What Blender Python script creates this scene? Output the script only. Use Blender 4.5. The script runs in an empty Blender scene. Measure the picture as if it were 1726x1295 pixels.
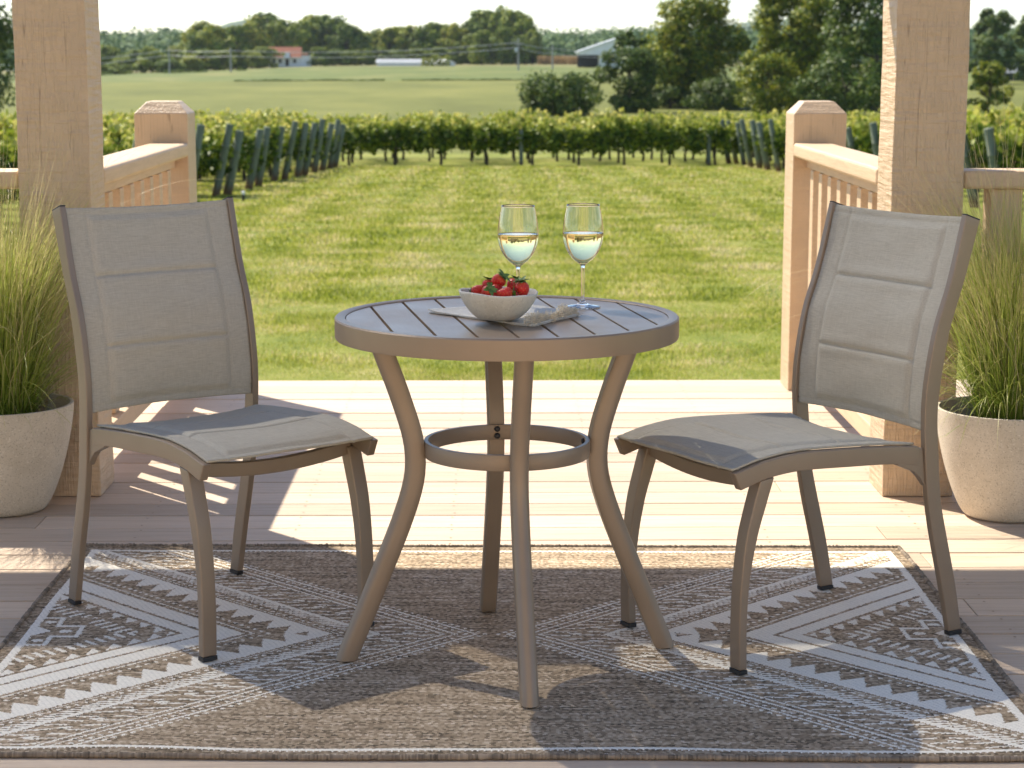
import bpy, bmesh, math, random
import numpy as np
from mathutils import Vector, Matrix, Euler, Quaternion
R = math.radians
S = bpy.context.scene
COL = S.collection
rnd = random.Random(7)
rng = np.random.default_rng(11)

# ------------------------------------------------------------------ helpers
def tag(o, label=None, cat=None, group=None, kind=None):
    if label: o['label'] = label
    if cat: o['category'] = cat
    if group: o['group'] = group
    if kind: o['kind'] = kind
    return o

def empty(name, loc, rz=0.0):
    o = bpy.data.objects.new(name, None); COL.objects.link(o)
    o.location = loc; o.rotation_euler = (0, 0, rz); o.empty_display_size = .1
    return o

def link(name, me, parent=None, loc=None):
    o = bpy.data.objects.new(name, me); COL.objects.link(o)
    if parent is not None: o.parent = parent
    if loc is not None: o.location = loc
    return o

def from_bm(name, bm, mat, parent=None, smooth=False, loc=None):
    me = bpy.data.meshes.new(name)
    bmesh.ops.recalc_face_normals(bm, faces=bm.faces)
    bm.to_mesh(me); bm.free()
    if smooth:
        me.polygons.foreach_set('use_smooth', np.ones(len(me.polygons), dtype=bool))
    me.materials.append(mat)
    return link(name, me, parent, loc)

def np_mesh(name, V, F, mat, smooth=False):
    """V (n,3), F (m,k) all faces with k corners"""
    V = np.asarray(V, dtype=np.float32); F = np.asarray(F, dtype=np.int32)
    me = bpy.data.meshes.new(name)
    me.vertices.add(len(V)); me.vertices.foreach_set('co', V.ravel())
    m, k = F.shape
    me.loops.add(m*k); me.loops.foreach_set('vertex_index', F.ravel())
    me.polygons.add(m)
    me.polygons.foreach_set('loop_start', np.arange(0, m*k, k, dtype=np.int32))
    me.polygons.foreach_set('loop_total', np.full(m, k, dtype=np.int32))
    if smooth: me.polygons.foreach_set('use_smooth', np.ones(m, dtype=bool))
    me.update(calc_edges=True)
    if mat: me.materials.append(mat)
    return me

def bevel_sharp(bm, w, seg=2, ang=28):
    if w <= 0: return
    es = [e for e in bm.edges if len(e.link_faces) == 2 and e.calc_face_angle(0) > R(ang)]
    bmesh.ops.bevel(bm, geom=es, offset=w, segments=seg, affect='EDGES', profile=.6, clamp_overlap=True)

def add_box(bm, x0, x1, y0, y1, z0, z1):
    vs = [bm.verts.new(p) for p in ((x0,y0,z0),(x1,y0,z0),(x1,y1,z0),(x0,y1,z0),(x0,y0,z1),(x1,y0,z1),(x1,y1,z1),(x0,y1,z1))]
    for f in ((0,3,2,1),(4,5,6,7),(0,1,5,4),(1,2,6,5),(2,3,7,6),(3,0,4,7)):
        bm.faces.new([vs[i] for i in f])

def box_bm(*boxes, bevel=0.0, seg=2):
    bm = bmesh.new()
    for b in boxes: add_box(bm, *b)
    bmesh.ops.recalc_face_normals(bm, faces=bm.faces)
    bevel_sharp(bm, bevel, seg)
    return bm

def catmull(pts, n):
    P = np.asarray(pts, float)
    if len(P) == 2: 
        t = np.linspace(0, 1, n)[:, None]; return P[0]*(1-t)+P[1]*t
    d = np.r_[0, np.cumsum(np.linalg.norm(np.diff(P, axis=0), axis=1))]
    T = np.linspace(0, d[-1], n)
    m = np.zeros_like(P)
    for i in range(len(P)):
        a, b = max(i-1, 0), min(i+1, len(P)-1)
        m[i] = (P[b]-P[a])/(d[b]-d[a])
    out = []
    for t in T:
        i = min(max(np.searchsorted(d, t)-1, 0), len(P)-2)
        h = d[i+1]-d[i]; u = (t-d[i])/h
        out.append((2*u**3-3*u**2+1)*P[i]+(u**3-2*u**2+u)*h*m[i]+(-2*u**3+3*u**2)*P[i+1]+(u**3-u**2)*h*m[i+1])
    return np.array(out)

def plate_bm(A, B, s0, s1, n=24, bevel=.003):
    """solid between curves A and B of (f,z) in the local Y,Z plane, from x=s0 to x=s1"""
    A = catmull(A, n); B = catmull(B, n)
    bm = bmesh.new(); rows = []
    for a, b in zip(A, B):
        rows.append([bm.verts.new((s0, a[0], a[1])), bm.verts.new((s1, a[0], a[1])), bm.verts.new((s1, b[0], b[1])), bm.verts.new((s0, b[0], b[1]))])
    for r, q in zip(rows, rows[1:]):
        for k in range(4):
            bm.faces.new((r[k], r[(k+1) % 4], q[(k+1) % 4], q[k]))
    bm.faces.new(rows[0]); bm.faces.new(rows[-1][::-1])
    bmesh.ops.recalc_face_normals(bm, faces=bm.faces)
    bevel_sharp(bm, bevel, 3, 40)
    return bm

def poly_prism(pts, s0, s1, bevel=.002):
    bm = bmesh.new()
    a = [bm.verts.new((s0, p[0], p[1])) for p in pts]; b = [bm.verts.new((s1, p[0], p[1])) for p in pts]
    n = len(pts)
    bm.faces.new(a); bm.faces.new(b[::-1])
    for i in range(n): bm.faces.new((a[i], b[i], b[(i+1) % n], a[(i+1) % n]))
    bmesh.ops.recalc_face_normals(bm, faces=bm.faces)
    bevel_sharp(bm, bevel, 2, 30)
    return bm

def lathe_bm(prof, seg=64, closed=False):
    bm = bmesh.new(); rings = []
    for r, z in prof:
        if r < 1e-6: rings.append([bm.verts.new((0, 0, z))])
        else: rings.append([bm.verts.new((r*math.cos(2*math.pi*i/seg), r*math.sin(2*math.pi*i/seg), z)) for i in range(seg)])
    if closed: rings.append(rings[0])
    for a, b in zip(rings, rings[1:]):
        for i in range(seg):
            j = (i+1) % seg
            if len(a) == 1 and len(b) == 1: continue
            if len(a) == 1: bm.faces.new((a[0], b[j], b[i]))
            elif len(b) == 1: bm.faces.new((a[i], a[j], b[0]))
            else: bm.faces.new((a[i], a[j], b[j], b[i]))
    return bm

def tube_bm(path, rad, seg=8):
    bm = bmesh.new(); P = [Vector(p) for p in path]; rings = []
    for i, p in enumerate(P):
        t = (P[min(i+1, len(P)-1)]-P[max(i-1, 0)]).normalized()
        ref = Vector((0, 0, 1)) if abs(t.z) < .9 else Vector((1, 0, 0))
        u = t.cross(ref).normalized(); w = t.cross(u)
        r = rad[i] if hasattr(rad, '__len__') else rad
        rings.append([bm.verts.new(p+u*r*math.cos(2*math.pi*k/seg)+w*r*math.sin(2*math.pi*k/seg)) for k in range(seg)])
    for a, b in zip(rings, rings[1:]):
        for k in range(seg): bm.faces.new((a[k], a[(k+1) % seg], b[(k+1) % seg], b[k]))
    bm.faces.new(rings[0][::-1]); bm.faces.new(rings[-1])
    return bm

# ------------------------------------------------------------------ materials
def nmat(name):
    m = bpy.data.materials.new(name); m.use_nodes = True
    nt = m.node_tree; nt.nodes.clear()
    out = nt.nodes.new('ShaderNodeOutputMaterial')
    return m, nt, out
def N(nt, t, **kw):
    n = nt.nodes.new(t)
    for k, v in kw.items():
        if k.startswith('i_'): n.inputs[k[2:].replace('_', ' ')].default_value = v
        else: setattr(n, k, v)
    return n
def ramp(nt, src, stops):
    r = nt.nodes.new('ShaderNodeValToRGB'); e = r.color_ramp.elements
    while len(e) < len(stops): e.new(.5)
    for i, (p, c) in enumerate(stops):
        e[i].position = p; e[i].color = tuple(c)+((1,) if len(c) == 3 else ())
    nt.links.new(src, r.inputs[0]); return r.outputs[0]
def noise(nt, vec, scale, detail=4, rough=.55, dist=0.0):
    n = nt.nodes.new('ShaderNodeTexNoise'); n.inputs['Scale'].default_value = scale
    n.inputs['Detail'].default_value = detail; n.inputs['Roughness'].default_value = rough; n.inputs['Distortion'].default_value = dist
    if vec is not None: nt.links.new(vec, n.inputs['Vector'])
    return n.outputs['Fac']
def mapping(nt, src, scale, loc=(0,0,0), rot=(0,0,0)):
    m = nt.nodes.new('ShaderNodeMapping'); m.inputs['Scale'].default_value = scale; m.inputs['Location'].default_value = loc; m.inputs['Rotation'].default_value = rot
    nt.links.new(src, m.inputs['Vector']); return m.outputs[0]
def math_(nt, op, a, b=None, c=None):
    m = nt.nodes.new('ShaderNodeMath'); m.operation = op
    for i, v in enumerate((a, b, c)):
        if v is None: continue
        if hasattr(v, 'default_value'): nt.links.new(v, m.inputs[i])
        else: m.inputs[i].default_value = v
    return m.outputs[0]
def mixc(nt, fac, a, b, mode='MIX'):
    m = nt.nodes.new('ShaderNodeMix'); m.data_type = 'RGBA'; m.blend_type = mode
    for s, v in ((m.inputs[0], fac), (m.inputs[6], a), (m.inputs[7], b)):
        if hasattr(v, 'default_value'): nt.links.new(v, s)
        elif hasattr(v, '__len__'): s.default_value = tuple(v)+((1,) if len(v) == 3 else ())
        else: s.default_value = v
    return m.outputs[2]
def bump(nt, h, strength=.3, dist=.005, normal=None):
    b = nt.nodes.new('ShaderNodeBump'); b.inputs['Strength'].default_value = strength; b.inputs['Distance'].default_value = dist
    nt.links.new(h, b.inputs['Height'])
    if normal is not None: nt.links.new(normal, b.inputs['Normal'])
    return b.outputs[0]
def pbsdf(nt, out, col, rough=.6, normal=None, metallic=0.0, spec=.5, coat=0.0):
    p = nt.nodes.new('ShaderNodeBsdfPrincipled')
    for k, v in (('Base Color', col), ('Roughness', rough), ('Metallic', metallic), ('Specular IOR Level', spec)):
        if hasattr(v, 'default_value'): nt.links.new(v, p.inputs[k])
        elif hasattr(v, '__len__'): p.inputs[k].default_value = tuple(v)+((1,) if len(v) == 3 else ())
        else: p.inputs[k].default_value = v
    if normal is not None: nt.links.new(normal, p.inputs['Normal'])
    if coat: p.inputs['Coat Weight'].default_value = coat
    if out is not None: nt.links.new(p.outputs[0], out.inputs['Surface'])
    return p
def simple(name, col, rough=.6, metallic=0.0, spec=.5, nscale=0, namt=.15, bscale=0, bstr=.2):
    m, nt, out = nmat(name)
    tc = nt.nodes.new('ShaderNodeTexCoord').outputs['Object']
    c = col; nrm = None
    if nscale:
        f = noise(nt, tc, nscale, 5)
        c = ramp(nt, f, [(.25, [v*(1-namt) for v in col]), (.75, [min(1, v*(1+namt)) for v in col])])
    if bscale: nrm = bump(nt, noise(nt, tc, bscale, 4), bstr, .002)
    pbsdf(nt, out, c, rough, nrm, metallic, spec); return m

PAINT = (.57, .415, .27)
# painted decking
def deck_mat():
    m, nt, out = nmat('painted_deck_boards')
    tc = nt.nodes.new('ShaderNodeTexCoord').outputs['Object']
    isl = nt.nodes.new('ShaderNodeNewGeometry').outputs['Random Per Island']
    off = nt.nodes.new('ShaderNodeCombineXYZ'); nt.links.new(math_(nt, 'MULTIPLY', isl, 37.), off.inputs[0]); nt.links.new(math_(nt, 'MULTIPLY', isl, 11.), off.inputs[2])
    va = nt.nodes.new('ShaderNodeVectorMath'); va.operation = 'ADD'; nt.links.new(tc, va.inputs[0]); nt.links.new(off.outputs[0], va.inputs[1])
    v = va.outputs[0]
    g = noise(nt, mapping(nt, v, (1.2, 26, 26)), 3.2, 7, .62, .6)
    base = ramp(nt, g, [(.2, (.40, .292, .20)), (.45, (.53, .405, .295)), (.62, (.58, .455, .34)), (.85, (.63, .505, .39))])
    # worn grey patches and small knots
    w = ramp(nt, noise(nt, mapping(nt, v, (1, 4, 4)), 2.3, 6, .7), [(.5, (0,0,0)), (.78, (1,1,1))])
    base = mixc(nt, math_(nt, 'MULTIPLY', w, .45), base, (.45, .37, .29))
    vo = nt.nodes.new('ShaderNodeTexVoronoi'); vo.inputs['Scale'].default_value = 3.1; nt.links.new(mapping(nt, v, (1, 2.2, 1)), vo.inputs['Vector'])
    kn = ramp(nt, vo.outputs['Distance'], [(.0, (1,1,1)), (.018, (1,1,1)), (.05, (0,0,0))])
    base = mixc(nt, math_(nt, 'MULTIPLY', kn, .6), base, (.28, .17, .10))
    sp = ramp(nt, noise(nt, mapping(nt, v, (40, 40, 40)), 1.6, 2), [(.70, (0,0,0)), (.78, (1,1,1))])
    base = mixc(nt, math_(nt, 'MULTIPLY', sp, .25), base, (.30, .20, .13))
    hv = nt.nodes.new('ShaderNodeHueSaturation'); nt.links.new(base, hv.inputs['Color']); nt.links.new(math_(nt, 'MULTIPLY_ADD', isl, .34, .83), hv.inputs['Value'])
    n = bump(nt, g, .35, .004); n = bump(nt, noise(nt, mapping(nt, v, (6, 90, 90)), 4, 5), .25, .002, n)
    pbsdf(nt, out, hv.outputs[0], .62, n, 0, .4); return m
def sawn_mat(name, along='Z', tint=1.0, k=1.0):
    """rough-sawn painted timber: raised fibres along the length, saw marks across it"""
    m, nt, out = nmat(name)
    tc = nt.nodes.new('ShaderNodeTexCoord').outputs['Object']
    sc = {'Z': ((34, 34, 3.2), (3, 3, 30)), 'Y': ((34, 3.2, 34), (3, 30, 3)), 'X': ((3.2, 34, 34), (30, 3, 3))}[along]
    fib = noise(nt, mapping(nt, tc, sc[0]), 3.2, 5, .62, .8)
    saw = noise(nt, mapping(nt, tc, sc[1]), 2.4, 3, .5)
    big = noise(nt, tc, 5, 5)
    p = [c*tint for c in PAINT]
    base = ramp(nt, big, [(.25, [c*.88 for c in p]), (.75, [min(.95, c*1.08) for c in p])])
    base = mixc(nt, ramp(nt, fib, [(.55, (0,0,0)), (.8, (.12,.12,.12))]), base, [c*.82 for c in p])
    ck = ramp(nt, noise(nt, mapping(nt, tc, {'Z': (26, 26, .55)}.get(along, (1,1,1))), 2.0, 3, .4), [(.490, (0,0,0)), (.499, (1,1,1)), (.508, (0,0,0))])
    gate = ramp(nt, noise(nt, mapping(nt, tc, (3, 3, 1.3), (2, 5, 1)), 1.6, 2), [(.56, (0,0,0)), (.60, (1,1,1))])
    ck = math_(nt, 'MULTIPLY', ck, gate); base = mixc(nt, math_(nt, 'MULTIPLY', ck, .6), base, (.16, .10, .06))
    vk = nt.nodes.new('ShaderNodeTexVoronoi'); vk.inputs['Scale'].default_value = 2.6; nt.links.new(mapping(nt, tc, (1.6, 1.6, 1), (.3, .7, .1)), vk.inputs['Vector'])
    base = mixc(nt, math_(nt, 'MULTIPLY', ramp(nt, vk.outputs['Distance'], [(0, (1,1,1)), (.03, (1,1,1)), (.07, (0,0,0))]), .35), base, [c*.55 for c in p])
    chip = ramp(nt, noise(nt, mapping(nt, tc, (20, 20, 9)), 2.2, 3), [(.68, (0,0,0)), (.74, (1,1,1))])
    base = mixc(nt, math_(nt, 'MULTIPLY', chip, .18), base, (.30, .20, .14))
    blob = ramp(nt, noise(nt, mapping(nt, tc, [c*1.6 for c in sc[0]]), 3.0, 2, .4), [(.5, (0,0,0)), (.62, (1,1,1))])
    n = bump(nt, saw, .7*k, .012); n = bump(nt, fib, .22*k, .003, n); n = bump(nt, blob, .55*k, .004, n)
    pbsdf(nt, out, base, .5, n, 0, .5); return m
def rail_mat(name='painted_rail_wood'):
    m, nt, out = nmat(name)
    tc = nt.nodes.new('ShaderNodeTexCoord').outputs['Object']
    f = noise(nt, mapping(nt, tc, (20, 2, 20)), 3, 6, .6, .5)
    base = ramp(nt, f, [(.2, [c*.80 for c in PAINT]), (.5, PAINT), (.8, [min(.95, c*1.10) for c in PAINT])])
    chip = ramp(nt, noise(nt, mapping(nt, tc, (9, 4, 9)), 3.5, 5, .7), [(.64, (0,0,0)), (.70, (1,1,1))])
    base = mixc(nt, math_(nt, 'MULTIPLY', chip, .3), base, (.42, .33, .26))
    pbsdf(nt, out, base, .55, bump(nt, f, .35, .003), 0, .45); return m

M_deck = deck_mat(); M_sawn = sawn_mat('rough_sawn_painted_post'); M_newel = sawn_mat('painted_newel_post', k=.4); M_rail = rail_mat()

# powder-coated aluminium, taupe
def metal_mat():
    m, nt, out = nmat('taupe_powder_coated_metal')
    tc = nt.nodes.new('ShaderNodeTexCoord').outputs['Object']
    f = noise(nt, tc, 420, 2)
    g = noise(nt, tc, 5, 4)
    c = ramp(nt, g, [(.3, (.235, .180, .132)), (.7, (.272, .210, .156))])
    pbsdf(nt, out, c, .42, bump(nt, f, .06, .001), .25, .55); return m
M_metal = metal_mat()
def tabletop_mat():
    m, nt, out = nmat('satin_taupe_tabletop')
    tc = nt.nodes.new('ShaderNodeTexCoord').outputs['Object']
    f = noise(nt, mapping(nt, tc, (60, 3, 3)), 6, 4)
    r = ramp(nt, noise(nt, tc, 9, 5), [(.3, (.33,)*3), (.7, (.43,)*3)])
    c = ramp(nt, f, [(.3, (.27, .20, .142)), (.7, (.31, .232, .168))])
    pbsdf(nt, out, c, r, bump(nt, noise(nt, tc, 300, 2), .05, .001), .25, .5, 0); return m
M_top = tabletop_mat()
M_black = simple('black_plastic', (.018, .018, .02), .45)

def fabric_mat():
    m, nt, out = nmat('woven_sling_fabric')
    tc = nt.nodes.new('ShaderNodeTexCoord').outputs['Object']
    thr = noise(nt, mapping(nt, tc, (3, 60, 60)), 9, 4, .7)       # horizontal slubs
    thv = noise(nt, mapping(nt, tc, (90, 6, 6)), 7, 3, .7)
    c = ramp(nt, thr, [(.3, (.40, .37, .305)), (.5, (.52, .485, .405)), (.72, (.61, .575, .49))])
    c = mixc(nt, .35, c, ramp(nt, thv, [(.3, (.43, .395, .33)), (.7, (.65, .61, .53))]))
    w1 = nt.nodes.new('ShaderNodeTexWave'); w1.bands_direction = 'X'; w1.inputs['Scale'].default_value = 230; nt.links.new(tc, w1.inputs['Vector'])
    w2 = nt.nodes.new('ShaderNodeTexWave'); w2.bands_direction = 'Z'; w2.inputs['Scale'].default_value = 230; nt.links.new(tc, w2.inputs['Vector'])
    wv = math_(nt, 'MULTIPLY', w1.outputs['Fac'], w2.outputs['Fac'])
    n = bump(nt, thr, .25, .0015); n = bump(nt, noise(nt, tc, 7, 3), .25, .012, n)
    p = pbsdf(nt, None, c, .85, n, 0, .2)
    t = nt.nodes.new('ShaderNodeBsdfTranslucent'); nt.links.new(c, t.inputs[0])
    mx = nt.nodes.new('ShaderNodeMixShader'); mx.inputs[0].default_value = .2
    nt.links.new(p.outputs[0], mx.inputs[1]); nt.links.new(t.outputs[0], mx.inputs[2]); nt.links.new(mx.outputs[0], out.inputs[0])
    return m
M_fabric = fabric_mat()
def concrete_mat(name, c0, c1, speck=.55, scale=150):
    m, nt, out = nmat(name)
    tc = nt.nodes.new('ShaderNodeTexCoord').outputs['Object']
    a = noise(nt, tc, 11, 6, .65)
    c = ramp(nt, a, [(.3, c0), (.7, c1)])
    s = ramp(nt, noise(nt, tc, scale, 2, .5), [(.585, (0,0,0)), (.64, (1,1,1))])
    c = mixc(nt, math_(nt, 'MULTIPLY', s, speck), c, (.12, .095, .07))
    l = ramp(nt, noise(nt, mapping(nt, tc, (1,1,1), (7,3,1)), scale*.8, 2, .5), [(.61, (0,0,0)), (.68, (1,1,1))])
    c = mixc(nt, math_(nt, 'MULTIPLY', l, .4), c, (.80, .76, .68))
    pbsdf(nt, out, c, .75, bump(nt, noise(nt, tc, scale*.8, 3), .25, .0015), 0, .3); return m
M_pot = concrete_mat('speckled_stone_pot', (.50, .44, .35), (.61, .545, .445), .38, 240)
M_bowl = concrete_mat('pale_stone_bowl', (.54, .50, .43), (.66, .625, .56), .14, 200)
M_soil = simple('potting_soil', (.035, .024, .016), .95, nscale=30, namt=.5, bscale=60, bstr=.8)

def leaf_mat(name, stops, trans=.3, rough=.5, pos_scale=.35, tcol=1.25, objvar=.0, spec=.12, wr=.55, wn=.5, off=0.0, zsunlit=None, stripe=0):
    m, nt, out = nmat(name)
    geo = nt.nodes.new('ShaderNodeNewGeometry')
    tc = nt.nodes.new('ShaderNodeTexCoord').outputs['Object']
    f = math_(nt, 'MULTIPLY_ADD', geo.outputs['Random Per Island'], wr, math_(nt, 'MULTIPLY_ADD', noise(nt, tc, pos_scale, 3), wn, off))
    if stripe:      # passes of the mower, running away from the deck
        sx = nt.nodes.new('ShaderNodeSeparateXYZ'); nt.links.new(tc, sx.inputs[0])
        f = math_(nt, 'ADD', f, math_(nt, 'MULTIPLY', math_(nt, 'SINE', math_(nt, 'MULTIPLY', sx.outputs['X'], 4.6)), stripe))
        f = math_(nt, 'ADD', f, math_(nt, 'MULTIPLY_ADD', noise(nt, mapping(nt, tc, (.5, .22, 1), (3, 5, 0)), .9, 4, .6), .34, -.17))
    if zsunlit:      # sunlit row tops put into the leaf colour, paler high up, darker below
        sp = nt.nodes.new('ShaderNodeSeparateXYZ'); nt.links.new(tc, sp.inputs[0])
        lit_z = nt.nodes.new('ShaderNodeMapRange'); lit_z.inputs[1].default_value = zsunlit[0]; lit_z.inputs[2].default_value = zsunlit[1]; lit_z.inputs[3].default_value = -.12; lit_z.inputs[4].default_value = .30
        nt.links.new(sp.outputs['Z'], lit_z.inputs[0]); f = math_(nt, 'ADD', f, lit_z.outputs[0])
    if objvar:
        oi = nt.nodes.new('ShaderNodeObjectInfo'); f = math_(nt, 'ADD', f, math_(nt, 'MULTIPLY_ADD', oi.outputs['Random'], objvar, -objvar/2))
    c = ramp(nt, f, stops)
    p = pbsdf(nt, None, c, rough, None, 0, spec)
    t = nt.nodes.new('ShaderNodeBsdfTranslucent')
    hs = nt.nodes.new('ShaderNodeHueSaturation'); nt.links.new(c, hs.inputs['Color']); hs.inputs['Value'].default_value = tcol; hs.inputs['Hue'].default_value = .485
    nt.links.new(hs.outputs[0], t.inputs[0])
    mx = nt.nodes.new('ShaderNodeMixShader'); mx.inputs[0].default_value = trans
    nt.links.new(p.outputs[0], mx.inputs[1]); nt.links.new(t.outputs[0], mx.inputs[2]); nt.links.new(mx.outputs[0], out.inputs[0])
    return m
M_vine = leaf_mat('vine_leaves', [(.1, (.022,.045,.008)), (.42, (.07,.12,.013)), (.62, (.20,.26,.025)), (.82, (.42,.46,.07)), (1., (.56,.52,.14))], .28, .5, 1.2, zsunlit=(1.05, 1.42))
M_tree_near = leaf_mat('broadleaf_foliage_warm', [(.15, (.035,.07,.010)), (.42, (.11,.165,.016)), (.62, (.25,.28,.022)), (.95, (.42,.36,.035))], .28, .5, .22)
M_tree_dark = leaf_mat('broadleaf_foliage_dark', [(.15, (.02,.045,.010)), (.5, (.065,.115,.018)), (.9, (.20,.24,.035))], .25, .5, .25)
M_tree_far = leaf_mat('far_foliage', [(.05, (.03,.075,.014)), (.4, (.12,.185,.02)), (.75, (.29,.32,.03)), (1., (.42,.34,.04))], .2, .6, .08, objvar=.35)
M_ridge = leaf_mat('ridge_foliage', [(.1, (.03,.07,.03)), (.5, (.07,.135,.045)), (.9, (.15,.21,.06))], .15, .7, .01)
M_bark = simple('bark', (.085, .065, .045), .9, nscale=8, namt=.4, bscale=25, bstr=.8)
M_vbark = simple('vine_bark', (.06, .045, .03), .9, nscale=20, namt=.4, bscale=50, bstr=.8)
M_grassblade = leaf_mat('lawn_blades', [(.1, (.13,.18,.02)), (.34, (.25,.30,.035)), (.54, (.38,.40,.07)), (.70, (.56,.49,.19)), (.88, (.72,.62,.36))], .35, .5, 1.1, 1.2, wr=.42, wn=1.25, off=-.34, stripe=.085)
M_orn = None

def blade_mat(name, stops, trans=.3):
    """blades with attribute 't' running 0 at the root to 1 at the tip, and a random tone for each blade"""
    m, nt, out = nmat(name)
    at = nt.nodes.new('ShaderNodeAttribute'); at.attribute_name = 't'
    isl = nt.nodes.new('ShaderNodeNewGeometry').outputs['Random Per Island']
    f = math_(nt, 'ADD', math_(nt, 'MULTIPLY', at.outputs['Fac'], .62), math_(nt, 'MULTIPLY', isl, .38))
    c = ramp(nt, f, stops)
    p = pbsdf(nt, None, c, .45, None, 0, .4)
    t = nt.nodes.new('ShaderNodeBsdfTranslucent'); nt.links.new(c, t.inputs[0])
    mx = nt.nodes.new('ShaderNodeMixShader'); mx.inputs[0].default_value = trans
    nt.links.new(p.outputs[0], mx.inputs[1]); nt.links.new(t.outputs[0], mx.inputs[2]); nt.links.new(mx.outputs[0], out.inputs[0])
    return m
M_orn = blade_mat('ornamental_grass_blades', [(.0, (.07,.12,.015)), (.3, (.20,.29,.035)), (.6, (.36,.42,.08)), (.8, (.52,.50,.20)), (1., (.62,.52,.30))], .35)
M_straw = blade_mat('dry_seed_stems', [(.0, (.22,.26,.06)), (.35, (.50,.44,.20)), (1., (.72,.60,.36))], .3)

# ------------------------------------------------------------------ terrain
def smooth(x, a, b):
    t = np.clip((np.asarray(x, float)-a)/(b-a), 0, 1); return t*t*(3-2*t)
_D = [-60, 0, 72, 100, 150, 190, 300, 420, 600, 760, 1000, 1250, 1700, 2600, 3400]
_Z = [-.60, -.65, -2.58, -3.3, -4.05, -4.3, -3.95, -3.14, -2.3, -3.0, 1.0, 7., 6., 0, 0]
def gz(x, y):
    D = np.asarray(y, float)+4.084
    z = np.interp(D, _D, _Z)
    x = np.asarray(x, float)
    z = z - smooth(D, 300, 560)*smooth(-x, 40, 110)*1.6*(1-smooth(D, 650, 900))
    z = z + smooth(D, 120, 300)*.25*np.sin(x*.021+1.3)+smooth(D, 800, 1200)*3*np.sin(x*.006+.5)
    return z
CAMP = (-.031, -4.084, 1.268)
def px(u, D): return CAMP[0]+(u-828.4)/3370.*D
def zv(v, D): return 1.268-D*math.tan(R(9.4)-math.atan((647.5-v)/3370.))

ys = np.concatenate([np.linspace(-30, 3, 12), np.linspace(4, 80, 120), np.linspace(82, 700, 150), np.linspace(710, 3300, 70)])
xs = np.concatenate([np.linspace(-1500, -210, 24), np.linspace(-200, -32, 40), np.linspace(-30, 30, 121), np.linspace(32, 200, 40), np.linspace(210, 1500, 24)])
X, Y = np.meshgrid(xs, ys)
Z = gz(X, Y)
Z = Z + (np.abs(X) < 60)*(Y > 5)*(Y < 80)*.02*np.sin(X*1.7+np.sin(Y*1.1)*2)*np.cos(Y*1.3)
nx, ny = len(xs), len(ys)
V = np.stack([X.ravel(), Y.ravel(), Z.ravel()], 1)
I = (np.arange(ny-1)[:, None]*nx+np.arange(nx-1)[None, :]).ravel()
F = np.stack([I, I+1, I+nx+1, I+nx], 1)
def ground_mat():
    m, nt, out = nmat('lawn_and_fields')
    tc = nt.nodes.new('ShaderNodeTexCoord').outputs['Object']
    sep = nt.nodes.new('ShaderNodeSeparateXYZ'); nt.links.new(tc, sep.inputs[0]); y = sep.outputs['Y']
    # lawn: patches of green and straw, finer mottling and faint mowing stripes
    a = noise(nt, mapping(nt, tc, (.9, .35, 1)), 1.0, 6, .7)
    b = noise(nt, mapping(nt, tc, (1, .6, 1)), 9, 5, .7)
    c = noise(nt, mapping(nt, tc, (1, .6, 1)), 60, 3, .7)
    f = math_(nt, 'ADD', math_(nt, 'MULTIPLY', a, .55), math_(nt, 'ADD', math_(nt, 'MULTIPLY', b, .28), math_(nt, 'MULTIPLY', c, .2)))
    lawn = ramp(nt, f, [(.36, (.085,.115,.012)), (.46, (.15,.18,.02)), (.53, (.21,.225,.035)), (.60, (.28,.265,.075)), (.70, (.36,.315,.13))])
    # lane between lawn and vines keeps greener
    fld = noise(nt, mapping(nt, tc, (.02, .008, 1)), 3, 6, .6)
    fld2 = noise(nt, mapping(nt, tc, (.5, .9, 1)), .9, 6, .75)
    ff = math_(nt, 'ADD', math_(nt, 'MULTIPLY', fld, .6), math_(nt, 'MULTIPLY', fld2, .4))
    field = ramp(nt, ff, [(.35, (.088,.098,.016)), (.5, (.132,.142,.026)), (.65, (.19,.185,.042))])
    past = ramp(nt, ff, [(.35, (.072,.10,.022)), (.5, (.11,.138,.03)), (.7, (.22,.195,.065))])
    m1 = math_(nt, 'DIVIDE', math_(nt, 'SUBTRACT', y, 78.), 6.); m1 = N_clamp(nt, m1)
    m2 = N_clamp(nt, math_(nt, 'DIVIDE', math_(nt, 'SUBTRACT', y, 344.), 1.))
    m3 = N_clamp(nt, math_(nt, 'DIVIDE', math_(nt, 'SUBTRACT', math_(nt, 'ADD', y, math_(nt, 'MULTIPLY', fld2, 60)), 560.), 40.))
    col = mixc(nt, m1, lawn, field); col = mixc(nt, m2, col, past); col = mixc(nt, m3, col, (.20, .18, .075))
    n = bump(nt, c, .6, .03); n = bump(nt, b, .5, .06, n)
    pbsdf(nt, out, col, .85, n, 0, .15); return m
def N_clamp(nt, v):
    c = nt.nodes.new('ShaderNodeClamp'); nt.links.new(v, c.inputs[0]); return c.outputs[0]
g = link('ground', np_mesh('ground', V, F, ground_mat(), True)); tag(g, kind='structure')

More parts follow.
